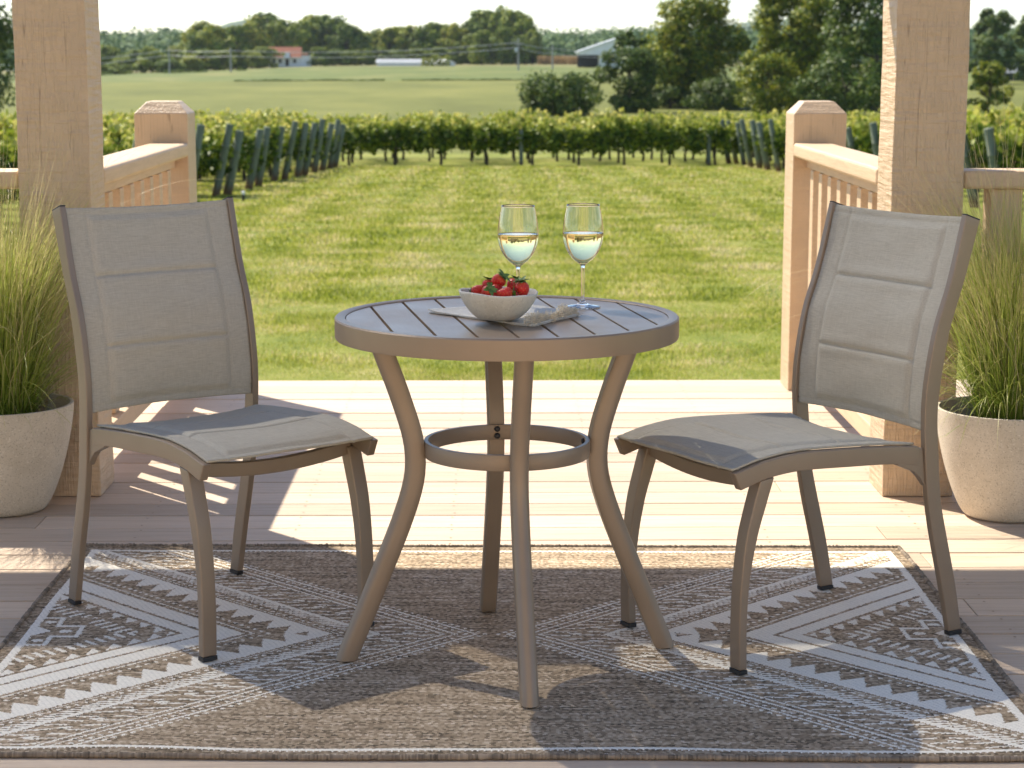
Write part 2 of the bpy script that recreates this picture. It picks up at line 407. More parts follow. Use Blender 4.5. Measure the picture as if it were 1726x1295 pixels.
# distant blue mountains
def ridge_line(name, D, pts, mat, depth=600):
    xs_ = np.linspace(pts[0][0], pts[-1][0], 160)
    zz = np.interp(xs_, [p[0] for p in pts], [p[1] for p in pts])
    rows = []
    for k, t in enumerate(np.linspace(0, 1, 9)):
        h = math.sin(t*math.pi)
        rows.append(np.stack([xs_, np.full_like(xs_, D-depth/2+depth*t), -5+(zz+5)*h*(1+.06*np.sin(xs_*.01+k))], 1))
    V = np.concatenate(rows); n = len(xs_)
    I = (np.arange(8)[:, None]*n+np.arange(n-1)[None, :]).ravel()
    o = link(name, np_mesh(name, V, np.stack([I, I+1, I+n+1, I+n], 1), mat, True)); tag(o, kind='structure'); return o
M_hill = simple('wooded_hill', (.05, .085, .035), .95, nscale=.01, namt=.3)
pts = []
for u, v in [(-300,60),(100,75),(330,78),(385,40),(425,34),(480,60),(560,70),(700,78),(880,76),(990,66),(1180,50),(1260,40),(1340,34),(1500,40),(1700,60),(2100,50)]:
    D = 3000; pts.append((px(u, D), zv(v, D)))
ridge_line('distant_hills', 3000-4, pts, M_hill)

# ------------------------------------------------------------------ foliage builders
def cards(P, Nrm, size, jitter, g, aspect=.75):
    """leaf quads at P, roughly facing Nrm"""
    n = len(P)
    nn = Nrm+g.normal(0, jitter, (n, 3)); nn /= np.linalg.norm(nn, axis=1)[:, None]+1e-9
    a = g.normal(0, 1, (n, 3)); u = np.cross(nn, a); u /= np.linalg.norm(u, axis=1)[:, None]+1e-9
    w = np.cross(nn, u)
    s = (size*g.uniform(.6, 1.25, n))[:, None]
    V = np.stack([P-u*s*.5, P-w*s*aspect*.5+nn*s*.08, P+u*s*.5, P+w*s*aspect*.5+nn*s*.08], 1).reshape(-1, 3)
    F = np.arange(n*4).reshape(-1, 4)
    return V, F
def crown_mesh(name, mat, seed, W, H, z0, nclump, nleaf, leaf, taper=.6, open_=.0, shape='round'):
    """uneven crown: leaf cards over many clumps spread in an egg-shaped volume of width W and height H above z0"""
    g = np.random.default_rng(seed)
    C = []
    while len(C) < nclump:
        t = g.uniform(0, 1); th = g.uniform(0, 2*math.pi)
        env = math.sin(math.pi*min(1, max(0, (t*.88+.1))))**taper
        lob = 1+.22*math.sin(th*3+seed)+.14*math.sin(th*5+seed*2+t*5)
        r = math.sqrt(g.uniform(.18, 1))*env*lob*W/2*.92
        C.append((r*math.cos(th), r*math.sin(th), z0+t*H*.94, W*g.uniform(.07, .15)))
    C = np.array(C)
    k = g.integers(0, nclump, nleaf)
    d = g.normal(0, 1, (nleaf, 3)); d /= np.linalg.norm(d, axis=1)[:, None]
    rr = C[k, 3]*g.uniform(.55, 1.12, nleaf)
    P = C[k, :3]+d*rr[:, None]*np.array([1.15, 1.15, .85])
    outw = P-np.array([0, 0, z0+H*.35]); outw /= np.linalg.norm(outw, axis=1)[:, None]
    V, F = cards(P, d*.6+outw*.5+np.array([0, 0, .45]), leaf, .55, g)
    return np_mesh(name, V, F, mat)
def trunk_mesh(name, mat, seed, H, r, W):
    g = random.Random(seed); bm = bmesh.new()
    def limb(p, q, r0, r1, n=5):
        path = [Vector(p).lerp(Vector(q), i/n)+Vector((g.uniform(-1,1), g.uniform(-1,1), 0))*r0*.6*(i > 0) for i in range(n+1)]
        b = tube_bm(path, [r0+(r1-r0)*i/n for i in range(n+1)], 7)
        me = bpy.data.meshes.new('t'); b.to_mesh(me); b.free(); bm.from_mesh(me); bpy.data.meshes.remove(me)
    limb((0,0,-.3), (r*.5, 0, H*.75), r, r*.3, 7)
    for i in range(9):
        a = g.uniform(0, 6.28); z = H*g.uniform(.18, .6)
        limb((0, 0, z), (math.cos(a)*W*.34, math.sin(a)*W*.34, z+H*g.uniform(.15, .35)), r*.42, r*.08)
    me = bpy.data.meshes.new(name); bm.to_mesh(me); bm.free(); me.materials.append(mat)
    return me
def place_tree(name, crown, trunk, x, y, sx, sz, rz, label, cat, group=None, dz=0):
    t = empty(name, (x, y, float(gz(x, y))+dz), rz); t.scale = (sx, sx, sz)
    tag(t, label, cat, group)
    link('crown', crown, t)
    if trunk: link('trunk', trunk, t)
    return t

# --- the middle-distance trees and bushes (each with its own crown)
def mid_tree(name, u0, u1, vtop, D, label, mat, seed, nleaf, leaf, nclump, vbase=None, z0f=.06, taper=.55, cat='tree', trunk=True):
    x = px((u0+u1)/2, D); y = D-4.084; W = (u1-u0)/3370*D*(1.0 if cat == 'bush' else 1.06)
    zb = float(gz(x, y)); H = zv(vtop, D)-zb
    c = crown_mesh('crown', mat, seed, W, H*(1-z0f), H*z0f, nclump, nleaf, leaf, taper)
    t = trunk_mesh('trunk', M_bark, seed, H, max(.12, H*.022), W) if trunk else None
    return place_tree(name, c, t, x, y, 1, 1, 0, label, cat)
mid_tree('broadleaf_tree', 1092, 1250, -12, 205, 'tall yellow-green broadleaf tree rising behind the vines, right of the white barn', M_tree_near, 3, 21000, .40, 120, taper=.34)
mid_tree('broadleaf_tree', 1265, 1420, -40, 185, 'tall dark broadleaf tree just left of the sunlit side of the right porch pillar', M_tree_near, 5, 21000, .38, 120, taper=.34)
mid_tree('broadleaf_tree', 1375, 1560, -55, 176, 'dense dark tree partly hidden behind the right porch pillar', M_tree_dark, 8, 13000, .40, 80, taper=.38)
mid_tree('leafy_tree', 1000, 1118, 78, 188, 'spreading green tree in front of the white barn and the tall yellow-green tree', M_tree_dark, 12, 7500, .34, 60, taper=.5)
mid_tree('leafy_tree', 1030, 1082, 54, 215, 'small dark-topped tree standing against the white barn gable', M_tree_dark, 14, 1800, .36, 18, z0f=.62, taper=.5)
mid_tree('bush', 868, 1016, 124, 178, 'big dull brown-green bush rising over the back vine row', M_tree_dark, 17, 8500, .30, 70, taper=.5, cat='bush')
mid_tree('bush', 1232, 1345, 96, 172, 'low rusty green bush between the two tall trees', M_tree_near, 21, 5500, .30, 50, taper=.5, cat='bush')
mid_tree('bush', 1340, 1500, 92, 165, 'dark round bush under the dense tree beside the right pillar', M_tree_dark, 25, 6000, .30, 50, taper=.5, cat='bush')
mid_tree('bush', 1620, 1700, 104, 170, 'tawny green bush right of the right porch pillar below the white-roofed building', M_tree_near, 27, 3500, .3, 34, taper=.5, cat='bush')
mid_tree('bush', 1150, 1275, 140, 196, 'dark undergrowth bush at the foot of the tall yellow-green tree', M_tree_dark, 41, 4500, .32, 45, taper=.4, cat='bush')
mid_tree('bush', 1085, 1170, 150, 200, 'small dark bush between the spreading tree and the tall yellow-green tree', M_tree_dark, 43, 3200, .30, 34, taper=.4, cat='bush')
mid_tree('leafy_tree', 1255, 1330, 60, 200, 'slim green tree between the two tall trees, behind the rusty bush', M_tree_dark, 45, 5200, .34, 50, taper=.4)
mid_tree('broadleaf_tree', -190, 36, -60, 160, 'dark tree at the left picture edge beyond the left porch pillar', M_tree_dark, 31, 17000, .38, 110, taper=.3)
mid_tree('broadleaf_tree', 1630, 1700, 3, 330, 'rounded dark green tree seen right of the right porch pillar', M_tree_dark, 33, 7000, .6, 60, taper=.45)
mid_tree('broadleaf_tree', 1690, 1770, 22, 350, 'wide dark tree behind the white-roofed building', M_tree_dark, 35, 6000, .62, 50, taper=.45)
mid_tree('leafy_tree', 1632, 1682, 60, 300, 'lower dark tree between the tawny bush and the rounded tree', M_tree_dark, 37, 3500, .5, 40, taper=.45)

# --- far tree line
far_crowns = [crown_mesh('crown', M_tree_far, 100+i, 12, 11.3, .7, 46, 3400, .95, .5) for i in range(4)]
far_trunks = [trunk_mesh('trunk', M_bark, 200+i, 12, .3, 11) for i in range(2)]
far = [(190,78,560),(213,98,550),(238,84,570),(262,80,545),(285,95,560),(305,78,575),(322,72,585),(203,108,520),(292,100,530),
       (338,58,560),(352,36,590),(372,44,560),(386,50,600),(405,44,590),(422,40,600),(440,30,620),(455,24,625),(470,40,600),(484,34,620),(500,46,600),(517,38,610),(535,27,620),(552,26,615),(570,30,610),(588,42,600),(604,52,610),
       (622,56,620),(642,52,620),(660,48,615),(678,46,625),(696,44,620),(714,46,615),(730,40,620),(748,42,625),(764,40,615),(782,46,620),
       (800,36,620),(815,18,625),(833,22,620),(850,14,620),(868,20,615),(884,34,610),(897,52,605),(792,60,600),(846,48,590),(812,52,590),(870,60,588),
       (332,92,540),(352,84,545),(378,86,548),(404,90,556),(430,86,560),(450,80,565),(544,80,575),(566,84,580),(590,86,580),(612,84,585),(640,80,600),(668,84,602),(704,82,602),(740,80,602),(770,84,600)]
SH = {0: 'tree of the far tree line beyond the field, tallest group left of the utility pole'}
for i, (u, v, D) in enumerate(far):
    x = px(u, D); y = D-4.084; H = zv(v, D)-float(gz(x, y)); w = min(1.5, max(.75, H/12*rnd.uniform(.8, 1.05)))
    if u < 325: lab, grp = 'dark bluish tree of the far tree line left of the red-roofed house, down the slope', 'far trees at the low left end of the tree line'
    elif u < 610: lab, grp = 'green tree of the far tree line around and behind the red-roofed house', 'far trees around the red-roofed house'
    elif u < 792: lab, grp = 'olive green tree of the far tree line behind the long white sheds', 'far trees behind the long white sheds'
    else: lab, grp = 'tall green tree of the far tree line behind the utility pole with crossarm', 'far trees behind the utility pole'
    place_tree('far_tree', far_crowns[i % 4], far_trunks[i % 2], x, y, w, H/12, rnd.uniform(0, 6.28), lab, 'tree', grp)
# --- the ridge woods behind: one mass
def ridge_wood(name, seed, pts, D0, D1, n, leaf, label):
    g = np.random.default_rng(seed)
    nt_ = n//60
    C = []
    for i in range(nt_):
        D = g.uniform(D0, D1); u = g.uniform(pts[0][0], pts[-1][0])
        v = np.interp(u, [p[0] for p in pts], [p[1] for p in pts])
        x = px(u, D); zt = zv(v, D0)*(1-.0)+g.normal(0, 1.2); base = float(gz(x, D-4))
        t = (D-D0)/(D1-D0)
        top = base+8+max(0, (zt-base-8))*(.35+.65*t)
        C.append((x, D-4, top-4, g.uniform(4, 6.5)))
        C.append((x+g.normal(0, 3), D-8, max(base+3, top-13), g.uniform(5, 7)))
    C = np.array(C)
    k = g.integers(0, len(C), n); d = g.normal(0, 1, (n, 3)); d[:, 1] = -np.abs(d[:, 1])*.9+.1*d[:, 1]; d /= np.linalg.norm(d, axis=1)[:, None]
    P = C[k, :3]+d*C[k, 3][:, None]*g.uniform(.7, 1.08, n)[:, None]
    V, F = cards(P, d+np.array([0, 0, .4]), leaf, .5, g, .9)
    o = link(name, np_mesh(name, V, F, M_ridge)); tag(o, label, 'woodland', kind='stuff'); return o
ridge_wood('far_woodland', 51, [(-120,60),(170,44),(230,48),(300,38),(330,50),(360,56),(420,50),(560,58),(640,66),(700,70)], 760, 1150, 42000, 2.1, 'bluish wooded ridge above the low left end of the far tree line')
ridge_wood('far_woodland', 52, [(860,66),(900,62),(960,56),(1010,50),(1060,44),(1120,38),(1250,44),(1300,44),(1500,40),(1800,36)], 740, 1100, 42000, 2.0, 'hazy wooded ridge behind the white barn')
ridge_wood('far_woodland', 53, [(-120,105),(170,92),(250,84),(320,80),(360,84)], 620, 720, 9000, 1.5, 'pale hazy scrub woodland below the bluish left ridge')

# dark grassy field edge, corn strip, roadside weeds
def strip(name, u0, u1, D, h, n, leaf, mat, label, cat, depth=2.0, gap=.0, seed=1, top=None):
    g = np.random.default_rng(seed)
    u = g.uniform(u0, u1, n)
    if gap: u = u[np.sin(u*.045)+.6*np.sin(u*.013+2) > -gap]
    n = len(u); DD = D+g.uniform(-depth/2, depth/2, n)
    x = px(u, DD); y = DD-4.084
    hh = h*(1+.35*np.sin(u*.07)+.2*np.sin(u*.31)) if top is None else h
    P = np.stack([x, y, gz(x, y)+g.uniform(0, 1, n)*hh], 1)
    V, F = cards(P, g.normal(0, 1, (n, 3))+np.array([0, -.6, .3]), leaf, .3, g)
    o = link(name, np_mesh(name, V, F, mat)); tag(o, label, cat, kind='stuff'); return o
M_corn = leaf_mat('dry_corn', [(.1, (.26,.17,.08)), (.5, (.40,.28,.13)), (.9, (.52,.40,.2))], .2, .8, .3)
strip('field_edge_weeds', 400, 985, 348, .2, 9000, .22, M_tree_dark, 'thin dark line of weeds along the edge of the mown field', 'weeds', 1.2, 1.35, 61)
strip('corn_strip', 905, 985, 600, 2.4, 4500, .5, M_corn, 'strip of dry tan corn left of the white barn', 'crop', 8, 0, 62, 1)
strip('roadside_weeds', 170, 420, 500, .6, 2200, .4, M_tree_dark, 'ragged weeds across the left side of the far field', 'weeds', 3, .1, 63)
strip('farmyard_brush', 712, 760, 560, 2.2, 900, .5, M_tree_near, 'pale brush growing in front of the long white sheds', 'brush', 3, 0, 64)

# ------------------------------------------------------------------ far buildings
M_roofred = simple('red_tile_roof', (.60, .27, .17), .8, nscale=1.5, namt=.15)
M_white = simple('white_boards', (.82, .82, .80), .7, nscale=.7, namt=.08)
M_tin = simple('pale_tin_roof', (.62, .64, .66), .45, metallic=.2, nscale=.4, namt=.08)
M_dark = simple('dark_opening', (.02, .02, .022), .8)
M_win = simple('window_glass', (.05, .06, .07), .15)
def gable(parent, x0, x1, y0, y1, h, rh, wall, roof, over=.35, ridge='X'):
    bm = box_bm((x0, x1, y0, y1, -.6, h))
    if ridge == 'X':
        for xx in (x0, x1):
            v = [bm.verts.new(p) for p in ((xx, y0, h), (xx, y1, h), (xx, (y0+y1)/2, h+rh))]; bm.faces.new(v)
        from_bm('wall', bm, wall, parent)
        b = bmesh.new(); ym = (y0+y1)/2
        for ya, yb in ((y0-over, ym), (y1+over, ym)):
            zb = h-rh*over/(ym-y0)
            v = [b.verts.new(p) for p in ((x0-over, ya, zb), (x1+over, ya, zb), (x1+over, yb, h+rh), (x0-over, yb, h+rh))]
            b.faces.new(v)
        bmesh.ops.solidify(b, geom=b.faces[:], thickness=.12)
        return from_bm('roof', b, roof, parent)
    for yy in (y0, y1):
        v = [bm.verts.new(p) for p in ((x0, yy, h), (x1, yy, h), ((x0+x1)/2, yy, h+rh))]; bm.faces.new(v)
    from_bm('wall', bm, wall, parent)
    b = bmesh.new(); xm = (x0+x1)/2
    for xa, xb in ((x0-over, xm), (x1+over, xm)):
        zb = h-rh*over/(xm-x0)
        v = [b.verts.new(p) for p in ((xa, y0-over, zb), (xa, y1+over, zb), (xb, y1+over, h+rh), (xb, y0-over, h+rh))]
        b.faces.new(v)
    bmesh.ops.solidify(b, geom=b.faces[:], thickness=.12)
    return from_bm('roof', b, roof, parent)
def building(name, u, D, rz, label, cat='house', dz=0):
    x = px(u, D); y = D-4.084
    return tag(empty(name, (x, y, float(gz(x, y))+dz), rz), label, cat)
D = 575; h_ = building('house', 492, D, R(4), 'white house with red tiled roof in front of the far trees', dz=.3)
gable(h_, -5.6, 3.2, -3, 3.5, 2.6, 2.7, M_white, M_roofred)
dr = from_bm('dormer', box_bm((-1.5, .3, -3.35, -.4, 2.2, 3.7), bevel=.05), M_white, h_)
from_bm('porch_roof', box_bm((-5.2, 2.8, -4.2, -3.05, 2.15, 2.28), bevel=.02), M_tin, h_)
wg = from_bm('wing', box_bm((3.25, 6.3, -2.6, 2.6, -.6, 2.9), bevel=.05), M_white, h_)
from_bm('wing_roof', box_bm((3.2, 5.4, -2.9, 2.9, 2.95, 3.5), bevel=.2), M_roofred, h_)
for xx in (-4.6, -2.9, 1.2): from_bm('window', box_bm((xx, xx+.9, -3.06, -3.0, .8, 2.0)), M_win, h_)
from_bm('door', box_bm((-.9, 0, -3.06, -3.0, 0, 2.0)), M_dark, h_)
D = 570; sh = building('long_shed', 684, D, R(-3), 'long low white shed with pale roof at the foot of the olive trees', 'shed', -.2)
gable(sh, -7.6, 7.6, -2.4, 2.4, 1.2, .9, M_white, M_tin)
D = 566; sh = building('long_shed', 750, D, R(-60), 'small white gabled shed right of the long low shed', 'shed', -.2)
gable(sh, -2.6, 2.6, -2, 2, 1.0, 1.0, M_white, M_tin)
D = 520; bn = building('barn', 1010, D, 0, 'white barn with long sloping lean-to roof behind the spreading green tree', 'barn', 0)
bm = bmesh.new()
def prismY(pts, y0, y1, mat, name, parent):
    b = bmesh.new(); a = [b.verts.new((p[0], y0, p[1])) for p in pts]; c = [b.verts.new((p[0], y1, p[1])) for p in pts]
    b.faces.new(a); b.faces.new(c[::-1]); n = len(pts)
    for i in range(n): b.faces.new((a[i], c[i], c[(i+1) % n], a[(i+1) % n]))
    return from_bm(name, b, mat, parent)
prismY([(-.2,-.4),(11,-.4),(11,4.2),(5,7.4),(-5.6,3.9),(-5.6,3.2),(-.2,3.2)], 0, 12, M_white, 'wall', bn)
prismY([(-6.1,3.75),(5,7.45),(11.5,4.2),(11.5,4.5),(5,7.8),(-6.1,4.05)], -.4, 12.4, M_tin, 'roof', bn)
for xx in (-5.5, -4.2): from_bm('post', box_bm((xx, xx+.35, 0, .35, -.4, 3.3)), M_dark, bn)
from_bm('window', box_bm((.9, 1.7, -.06, 0, 2.2, 3.1)), M_win, bn)
from_bm('back_wall', box_bm((-5.6, -.2, 9, 9.2, -.4, 3.2)), M_dark, bn)
D = 360; ls = building('long_shed', 1745, D, R(3), 'long dark building with bright white roof beyond the vines, right of the right pillar', 'building', .2)
gable(ls, -6.6, 8, -2.6, 2.6, 1.5, 1.5, simple('dark_boards', (.06,.065,.07), .8), M_tin, .5)
D = 900; tw = building('tower_house', 1250, D, 0, 'tiny pale tower with red roof between the two tall trees', 'house', 2)
from_bm('wall', box_bm((-2, 2.2, -2, 2, -4, 5), bevel=.05), M_white, tw); from_bm('roof', box_bm((-2.2, 2.4, -2.2, 2.2, 5.02, 6), bevel=.4), M_roofred, tw)

# utility poles and lines
M_pole = simple('weathered_pole', (.34, .33, .30), .8, nscale=3)
poles = []
for (u, vt, D, cross, lab) in [(293, 78, 480, 0, 'thin grey utility pole at the low left of the far field'), (395, 80, 470, 0, 'grey utility pole left of the red-roofed house'),
                        (873, 64, 470, 1, 'tall utility pole with a crossarm in front of the far trees'), (930, 76, 490, 0, 'thin utility pole left of the white barn')]:
    x = px(u, D); y = D-4.084; zb = float(gz(x, y)); H = zv(vt, D)-zb
    p = tag(empty('utility_pole', (x, y, zb)), lab, 'utility pole')
    from_bm('pole', tube_bm([(0,0,-.3), (0,0,H)], [.22, .16], 8), M_pole, p)
    if cross:
        from_bm('crossarm', box_bm((-1.1, 1.1, -.1, .1, H-1.6, H-1.35)), M_pole, p); from_bm('transformer', lathe_bm([(0,H-3.2),(.3,H-3.2),(.3,H-2.2),(0,H-2.2)], 12), M_tin, p, loc=(-.5,0,0))
    poles.append((x, y, zb+H*.86))
M_wire = simple('power_wire', (.55, .56, .56), .6)
allp = [(px(-60, 470), 466, zv(112, 470))]+poles+[(px(1120, 560), 556, zv(80, 560))]
for k, (a, b) in enumerate(zip(allp, allp[1:])):
    for j, off in enumerate((0, -1.2)):
        n = 16; sag = 1.0*(Vector(a)-Vector(b)).length/60
        P = [Vector(a).lerp(Vector(b), i/n)+Vector((0, 0, off-sag*4*(i/n)*(1-i/n))) for i in range(n+1)]
        o = from_bm('power_line', tube_bm(P, .045, 4), M_wire)
        tag(o, ['pale power line', 'lower pale power line'][j]+[' running to the thin pole at the low left', ' between the two left utility poles', ' in front of the red-roofed house and the olive trees', ' between the crossarm pole and the thin pole by the barn', ' from the thin pole to the white barn'][k], 'power line')

# ------------------------------------------------------------------ vineyard
def vine_variant(seed):
    g = np.random.default_rng(seed)
    n = 1050
    x = g.uniform(-.92, .92, n)
    zt = 1.44+.10*np.sin(x*5+seed)+g.normal(0, .04, n)
    t = g.beta(1.7, 1.25, n)
    z = .46+.12*np.sin(x*7+seed*2)+(zt-.46)*t
    ang = g.uniform(0, 2*math.pi, n); rr = .34*(.55+.45*np.sin(np.clip(t, 0, 1)*math.pi))*np.sqrt(g.uniform(.35, 1, n))*(1+.35*np.sin(x*6+z*5+seed))
    y = rr*np.cos(ang)*1.15
    P = np.stack([x, y, z+rr*.25*np.sin(ang)], 1)
    d = np.stack([g.normal(0, .3, n), np.sign(y)*1.0, .7+0*x], 1)
    sh = [];  # loose shoots poking above the wires
    for _ in range(5):
        bx = g.uniform(-.85, .85); L = g.uniform(.14, .38); lean = g.normal(0, .25, 2)
        for q in np.linspace(0, 1, 7): sh.append((bx+lean[0]*L*q, lean[1]*L*q, 1.38+L*q))
    sh = np.array(sh)
    P = np.concatenate([P, sh]); d = np.concatenate([d, g.normal(0, 1, (len(sh), 3))+[0, 0, .5]])
    V, F = cards(P, d, .135, .55, g, .95)
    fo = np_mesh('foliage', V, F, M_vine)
    gg = random.Random(seed)
    path = [(0,0,-.1), (gg.uniform(-.03,.03), .01, .25), (gg.uniform(-.06,.06), -.01, .55), (gg.uniform(-.05,.05), 0, .85)]
    bm = tube_bm(path, [.055, .045, .036, .025], 7)
    for s in (-1, 1):
        b2 = tube_bm([(path[-1][0]*.5, 0, .74), (s*.25, .01, .86), (s*.75, 0, .88)], [.024, .018, .010], 5)
        me = bpy.data.meshes.new('t'); b2.to_mesh(me); b2.free(); bm.from_mesh(me); bpy.data.meshes.remove(me)
    tr = bpy.data.meshes.new('trunk'); bm.to_mesh(tr); bm.free(); tr.materials.append(M_vbark)
    return fo, tr
VV = [vine_variant(300+i) for i in range(6)]
def vine(x, y, label, group, tall=1.0):
    k = rnd.randrange(6)
    t = empty('grapevine', (x, y, float(gz(x, y))), math.pi*rnd.randrange(2)+rnd.uniform(-.06, .06)); s = rnd.uniform(.93, 1.07)*tall; t.scale = (1, rnd.uniform(.8, 1.2), s*rnd.uniform(.9, 1.06))
    tag(t, label, 'grapevine', group)
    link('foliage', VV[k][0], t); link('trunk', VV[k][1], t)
M_post = simple('green_treated_post', (.10, .125, .095), .85, nscale=6, namt=.35, bscale=30, bstr=.4)
def post_mesh():
    m, nt, out = nmat('weathered_vineyard_post')
    tc = nt.nodes.new('ShaderNodeTexCoord').outputs['Object']
    sp = nt.nodes.new('ShaderNodeSeparateXYZ'); nt.links.new(tc, sp.inputs[0])
    f = noise(nt, mapping(nt, tc, (20, 20, 2)), 2, 5)
    c = ramp(nt, f, [(.3, (.11, .135, .095)), (.7, (.22, .24, .18))])
    zf = ramp(nt, math_(nt, 'ADD', sp.outputs['Z'], math_(nt, 'MULTIPLY', f, .2)), [(.22, (1,1,1)), (.42, (0,0,0))])
    c = mixc(nt, math_(nt, 'MULTIPLY', zf, .8), c, (.17, .075, .03))      # red soil stain at the foot
    pbsdf(nt, out, c, .85, bump(nt, f, .5, .01), 0, .2)
    b = bmesh.new()
    L = lathe_bm([(0,-.4),(.095,-.4),(.095,.2),(.09,1.0),(.088,1.04),(.092,1.045),(.092,1.07),(.086,1.075),(.086,1.50),(.078,1.52),(0,1.52)], 14)
    me = bpy.data.meshes.new('vine_post'); L.to_mesh(me); L.free(); me.materials.append(m)
    me.polygons.foreach_set('use_smooth', np.ones(len(me.polygons), dtype=bool)); return me
PM = post_mesh()
M_trelwire = simple('trellis_wire', (.35,.35,.34), .4, metallic=.8)
# back block: rows running across the end of the lawn
for r_, D in enumerate((68.0, 70.4, 72.8, 75.2, 77.6)):
    half = 24 if r_ else 25
    n = int(2*half/1.55)
    for i in range(n+1):
        x = -half+i*1.55+(r_ % 2)*.5
        if r_ == 0: lab, grp = 'grapevine of the nearest row running across the far end of the lawn', 'vines of the row across the lawn end'
        else: lab, grp = 'grapevine of the rows hidden behind the one across the lawn end', 'vines of the rows behind the lawn end row'
        vine(x, D-4.084, lab, grp)
    if r_ == 0:
        for u in (-40, 878, 1193, 560, 1700):
            x = px(u, D-.3); o = link('vine_post', PM, None, (x, D-4.4, float(gz(x, D-4.4))-.1)); o.scale = (.7, .7, .85)
            tag(o, 'slim upright post in the vine row across the lawn end', 'post', 'upright posts in the lawn end row')
# side blocks
left_ends = [(364,332),(384,329),(419.5,319.5),(436,314),(462.5,306),(480,304),(502,299),(513.6,296),(530.6,291),(543.6,288),(556.6,284.6),(564.7,282.5)]
right_ends = [(1227,275.5),(1240,277),(1253,279),(1265,283),(1279,284.7),(1293,287.5),(1311.6,290.5)]
def DofV(v):
    tt = math.tan(R(9.4)-math.atan((647.5-v)/3370.)); return 1.918/(tt-.0268)
def end_post(u, D, side, lab, grp):
    x = px(u, D); y = D-4.084
    o = link('vine_post', PM, None, (x, y, float(gz(x, y))-.02)); o.rotation_euler = (rnd.uniform(-.03, .03), side*rnd.uniform(.17, .23), 0)
    s = rnd.uniform(.95, 1.08); o.scale = (rnd.uniform(.9, 1.1),)*2+(s,)
    tag(o, lab, 'post', grp)
    # anchor wire of the row end (kept thin)
Lrows = [(px(u, DofV(v)), DofV(v), u) for u, v in left_ends]
for (x, D, u) in Lrows: end_post(u, D, 1, 'leaning end post of a vine row along the left side of the lawn', 'leaning end posts left of the lawn')
nearL = [(-6.3, 41.2), (-6.5, 38.8), (-6.7, 36.4), (-6.9, 34.0), (-7.1, 31.6)]
for x, D in nearL:
    end_post(828.4+(x-CAMP[0])/D*3370, D, 1, 'leaning vine row end post seen past the left railing and porch pillar', 'end posts by the left railing')
Rrows = [(px(u, DofV(v)), DofV(v), u) for u, v in right_ends]
for (x, D, u) in Rrows: end_post(u, D, -1, 'leaning end post of a vine row along the right side of the lawn', 'leaning end posts right of the lawn')
nearR = [(9.0, 58.3), (9.05, 55.6), (9.1, 52.8), (9.15, 50), (9.2, 47.2), (9.25, 44.4), (9.3, 41.6), (9.35, 38.8), (9.2, 36.0)]
for x, D in nearR:
    end_post(828.4+(x-CAMP[0])/D*3370, D, -1, 'leaning vine row end post seen past the right railing and porch pillar', 'end posts by the right railing')
for rows, side, grp in ((Lrows, -1, 'left'), (nearL, -1, 'left'), (Rrows, 1, 'right'), (nearR, 1, 'right')):
    for row in rows:
        x0, D = row[0], row[1]
        edge = abs(863*1.12/3370*D)
        n = max(2, int((edge-abs(x0))/1.55)+1)
        for i in range(n):
            vine(x0+side*(.75+i*1.5), D-4.084, f'grapevine in the side rows {grp} of the lawn, behind the leaning end posts', f'vines of the {grp} side block', 1.0 if rows is not nearR else 1.0+.12*float(smooth(-D, -60, -40)))
# small lamp bollard among the left posts
bx, bD = px(411, 41.5), 41.5
bl = tag(empty('path_light', (bx, bD-4.084, float(gz(bx, bD-4.084)))), 'small black bollard light with white top among the left row end posts', 'bollard light')
bl.scale = (.55,)*3
from_bm('bollard', lathe_bm([(0,0),(.055,0),(.05,.26),(0,.26)], 14), M_black, bl); from_bm('lamp_head', lathe_bm([(0,.262),(.07,.262),(.07,.36),(.03,.39),(0,.39)], 14), M_white, bl)

# ------------------------------------------------------------------ lawn grass blades
def lawn_blades():
    g = np.random.default_rng(5)
    Vs, Fs = [], []; base = 0
    for D0, D1, dens, h, w in ((10.5, 15, 3000, .034, .0055), (15, 20, 1800, .038, .008), (20, 28, 900, .045, .012), (28, 40, 330, .06, .02), (40, 52, 130, .06, .032), (52, 66, 60, .06, .045)):
        A = (D1-D0)*(D0+D1)/2*.46; n = int(A*dens)
        D = np.sqrt(g.uniform(D0**2, D1**2, n)); a = g.uniform(-.23, .23, n)
        x = CAMP[0]+a*D; y = D-4.084; k = y > 3.9; x, y = x[k], y[k]; n = len(x)
        clump = .5+.5*np.sin(x*3.1+2*np.sin(y*1.7))*np.cos(y*2.3+np.sin(x*2.1))
        hh = h*g.uniform(.45, 1.2, n)*(.75+.5*clump)
        th = g.uniform(0, 2*math.pi, n); lean = g.uniform(.1, .9, n)*hh
        z = gz(x, y)-.005
        dx, dy = np.cos(th), np.sin(th); wx, wy = -dy*w*.5, dx*w*.5
        V = np.stack([np.stack([x-wx, y-wy, z], 1), np.stack([x+wx, y+wy, z], 1),
                      np.stack([x+wx*.7+dx*lean*.35, y+wy*.7+dy*lean*.35, z+hh*.6], 1), np.stack([x-wx*.7+dx*lean*.35, y-wy*.7+dy*lean*.35, z+hh*.6], 1),
                      np.stack([x+dx*lean, y+dy*lean, z+hh], 1)], 1).reshape(-1, 3)
        b = np.arange(n)*5+base
        tris = np.concatenate([np.stack([b, b+1, b+2], 1), np.stack([b, b+2, b+3], 1), np.stack([b+3, b+2, b+4], 1)])
        Vs.append(V); Fs.append(tris); base += n*5
    o = link('lawn_grass', np_mesh('lawn_grass', np.concatenate(Vs), np.concatenate(Fs), M_grassblade))
    tag(o, 'short sunlit lawn grass with straw patches beyond the deck', 'grass', kind='stuff')
lawn_blades()

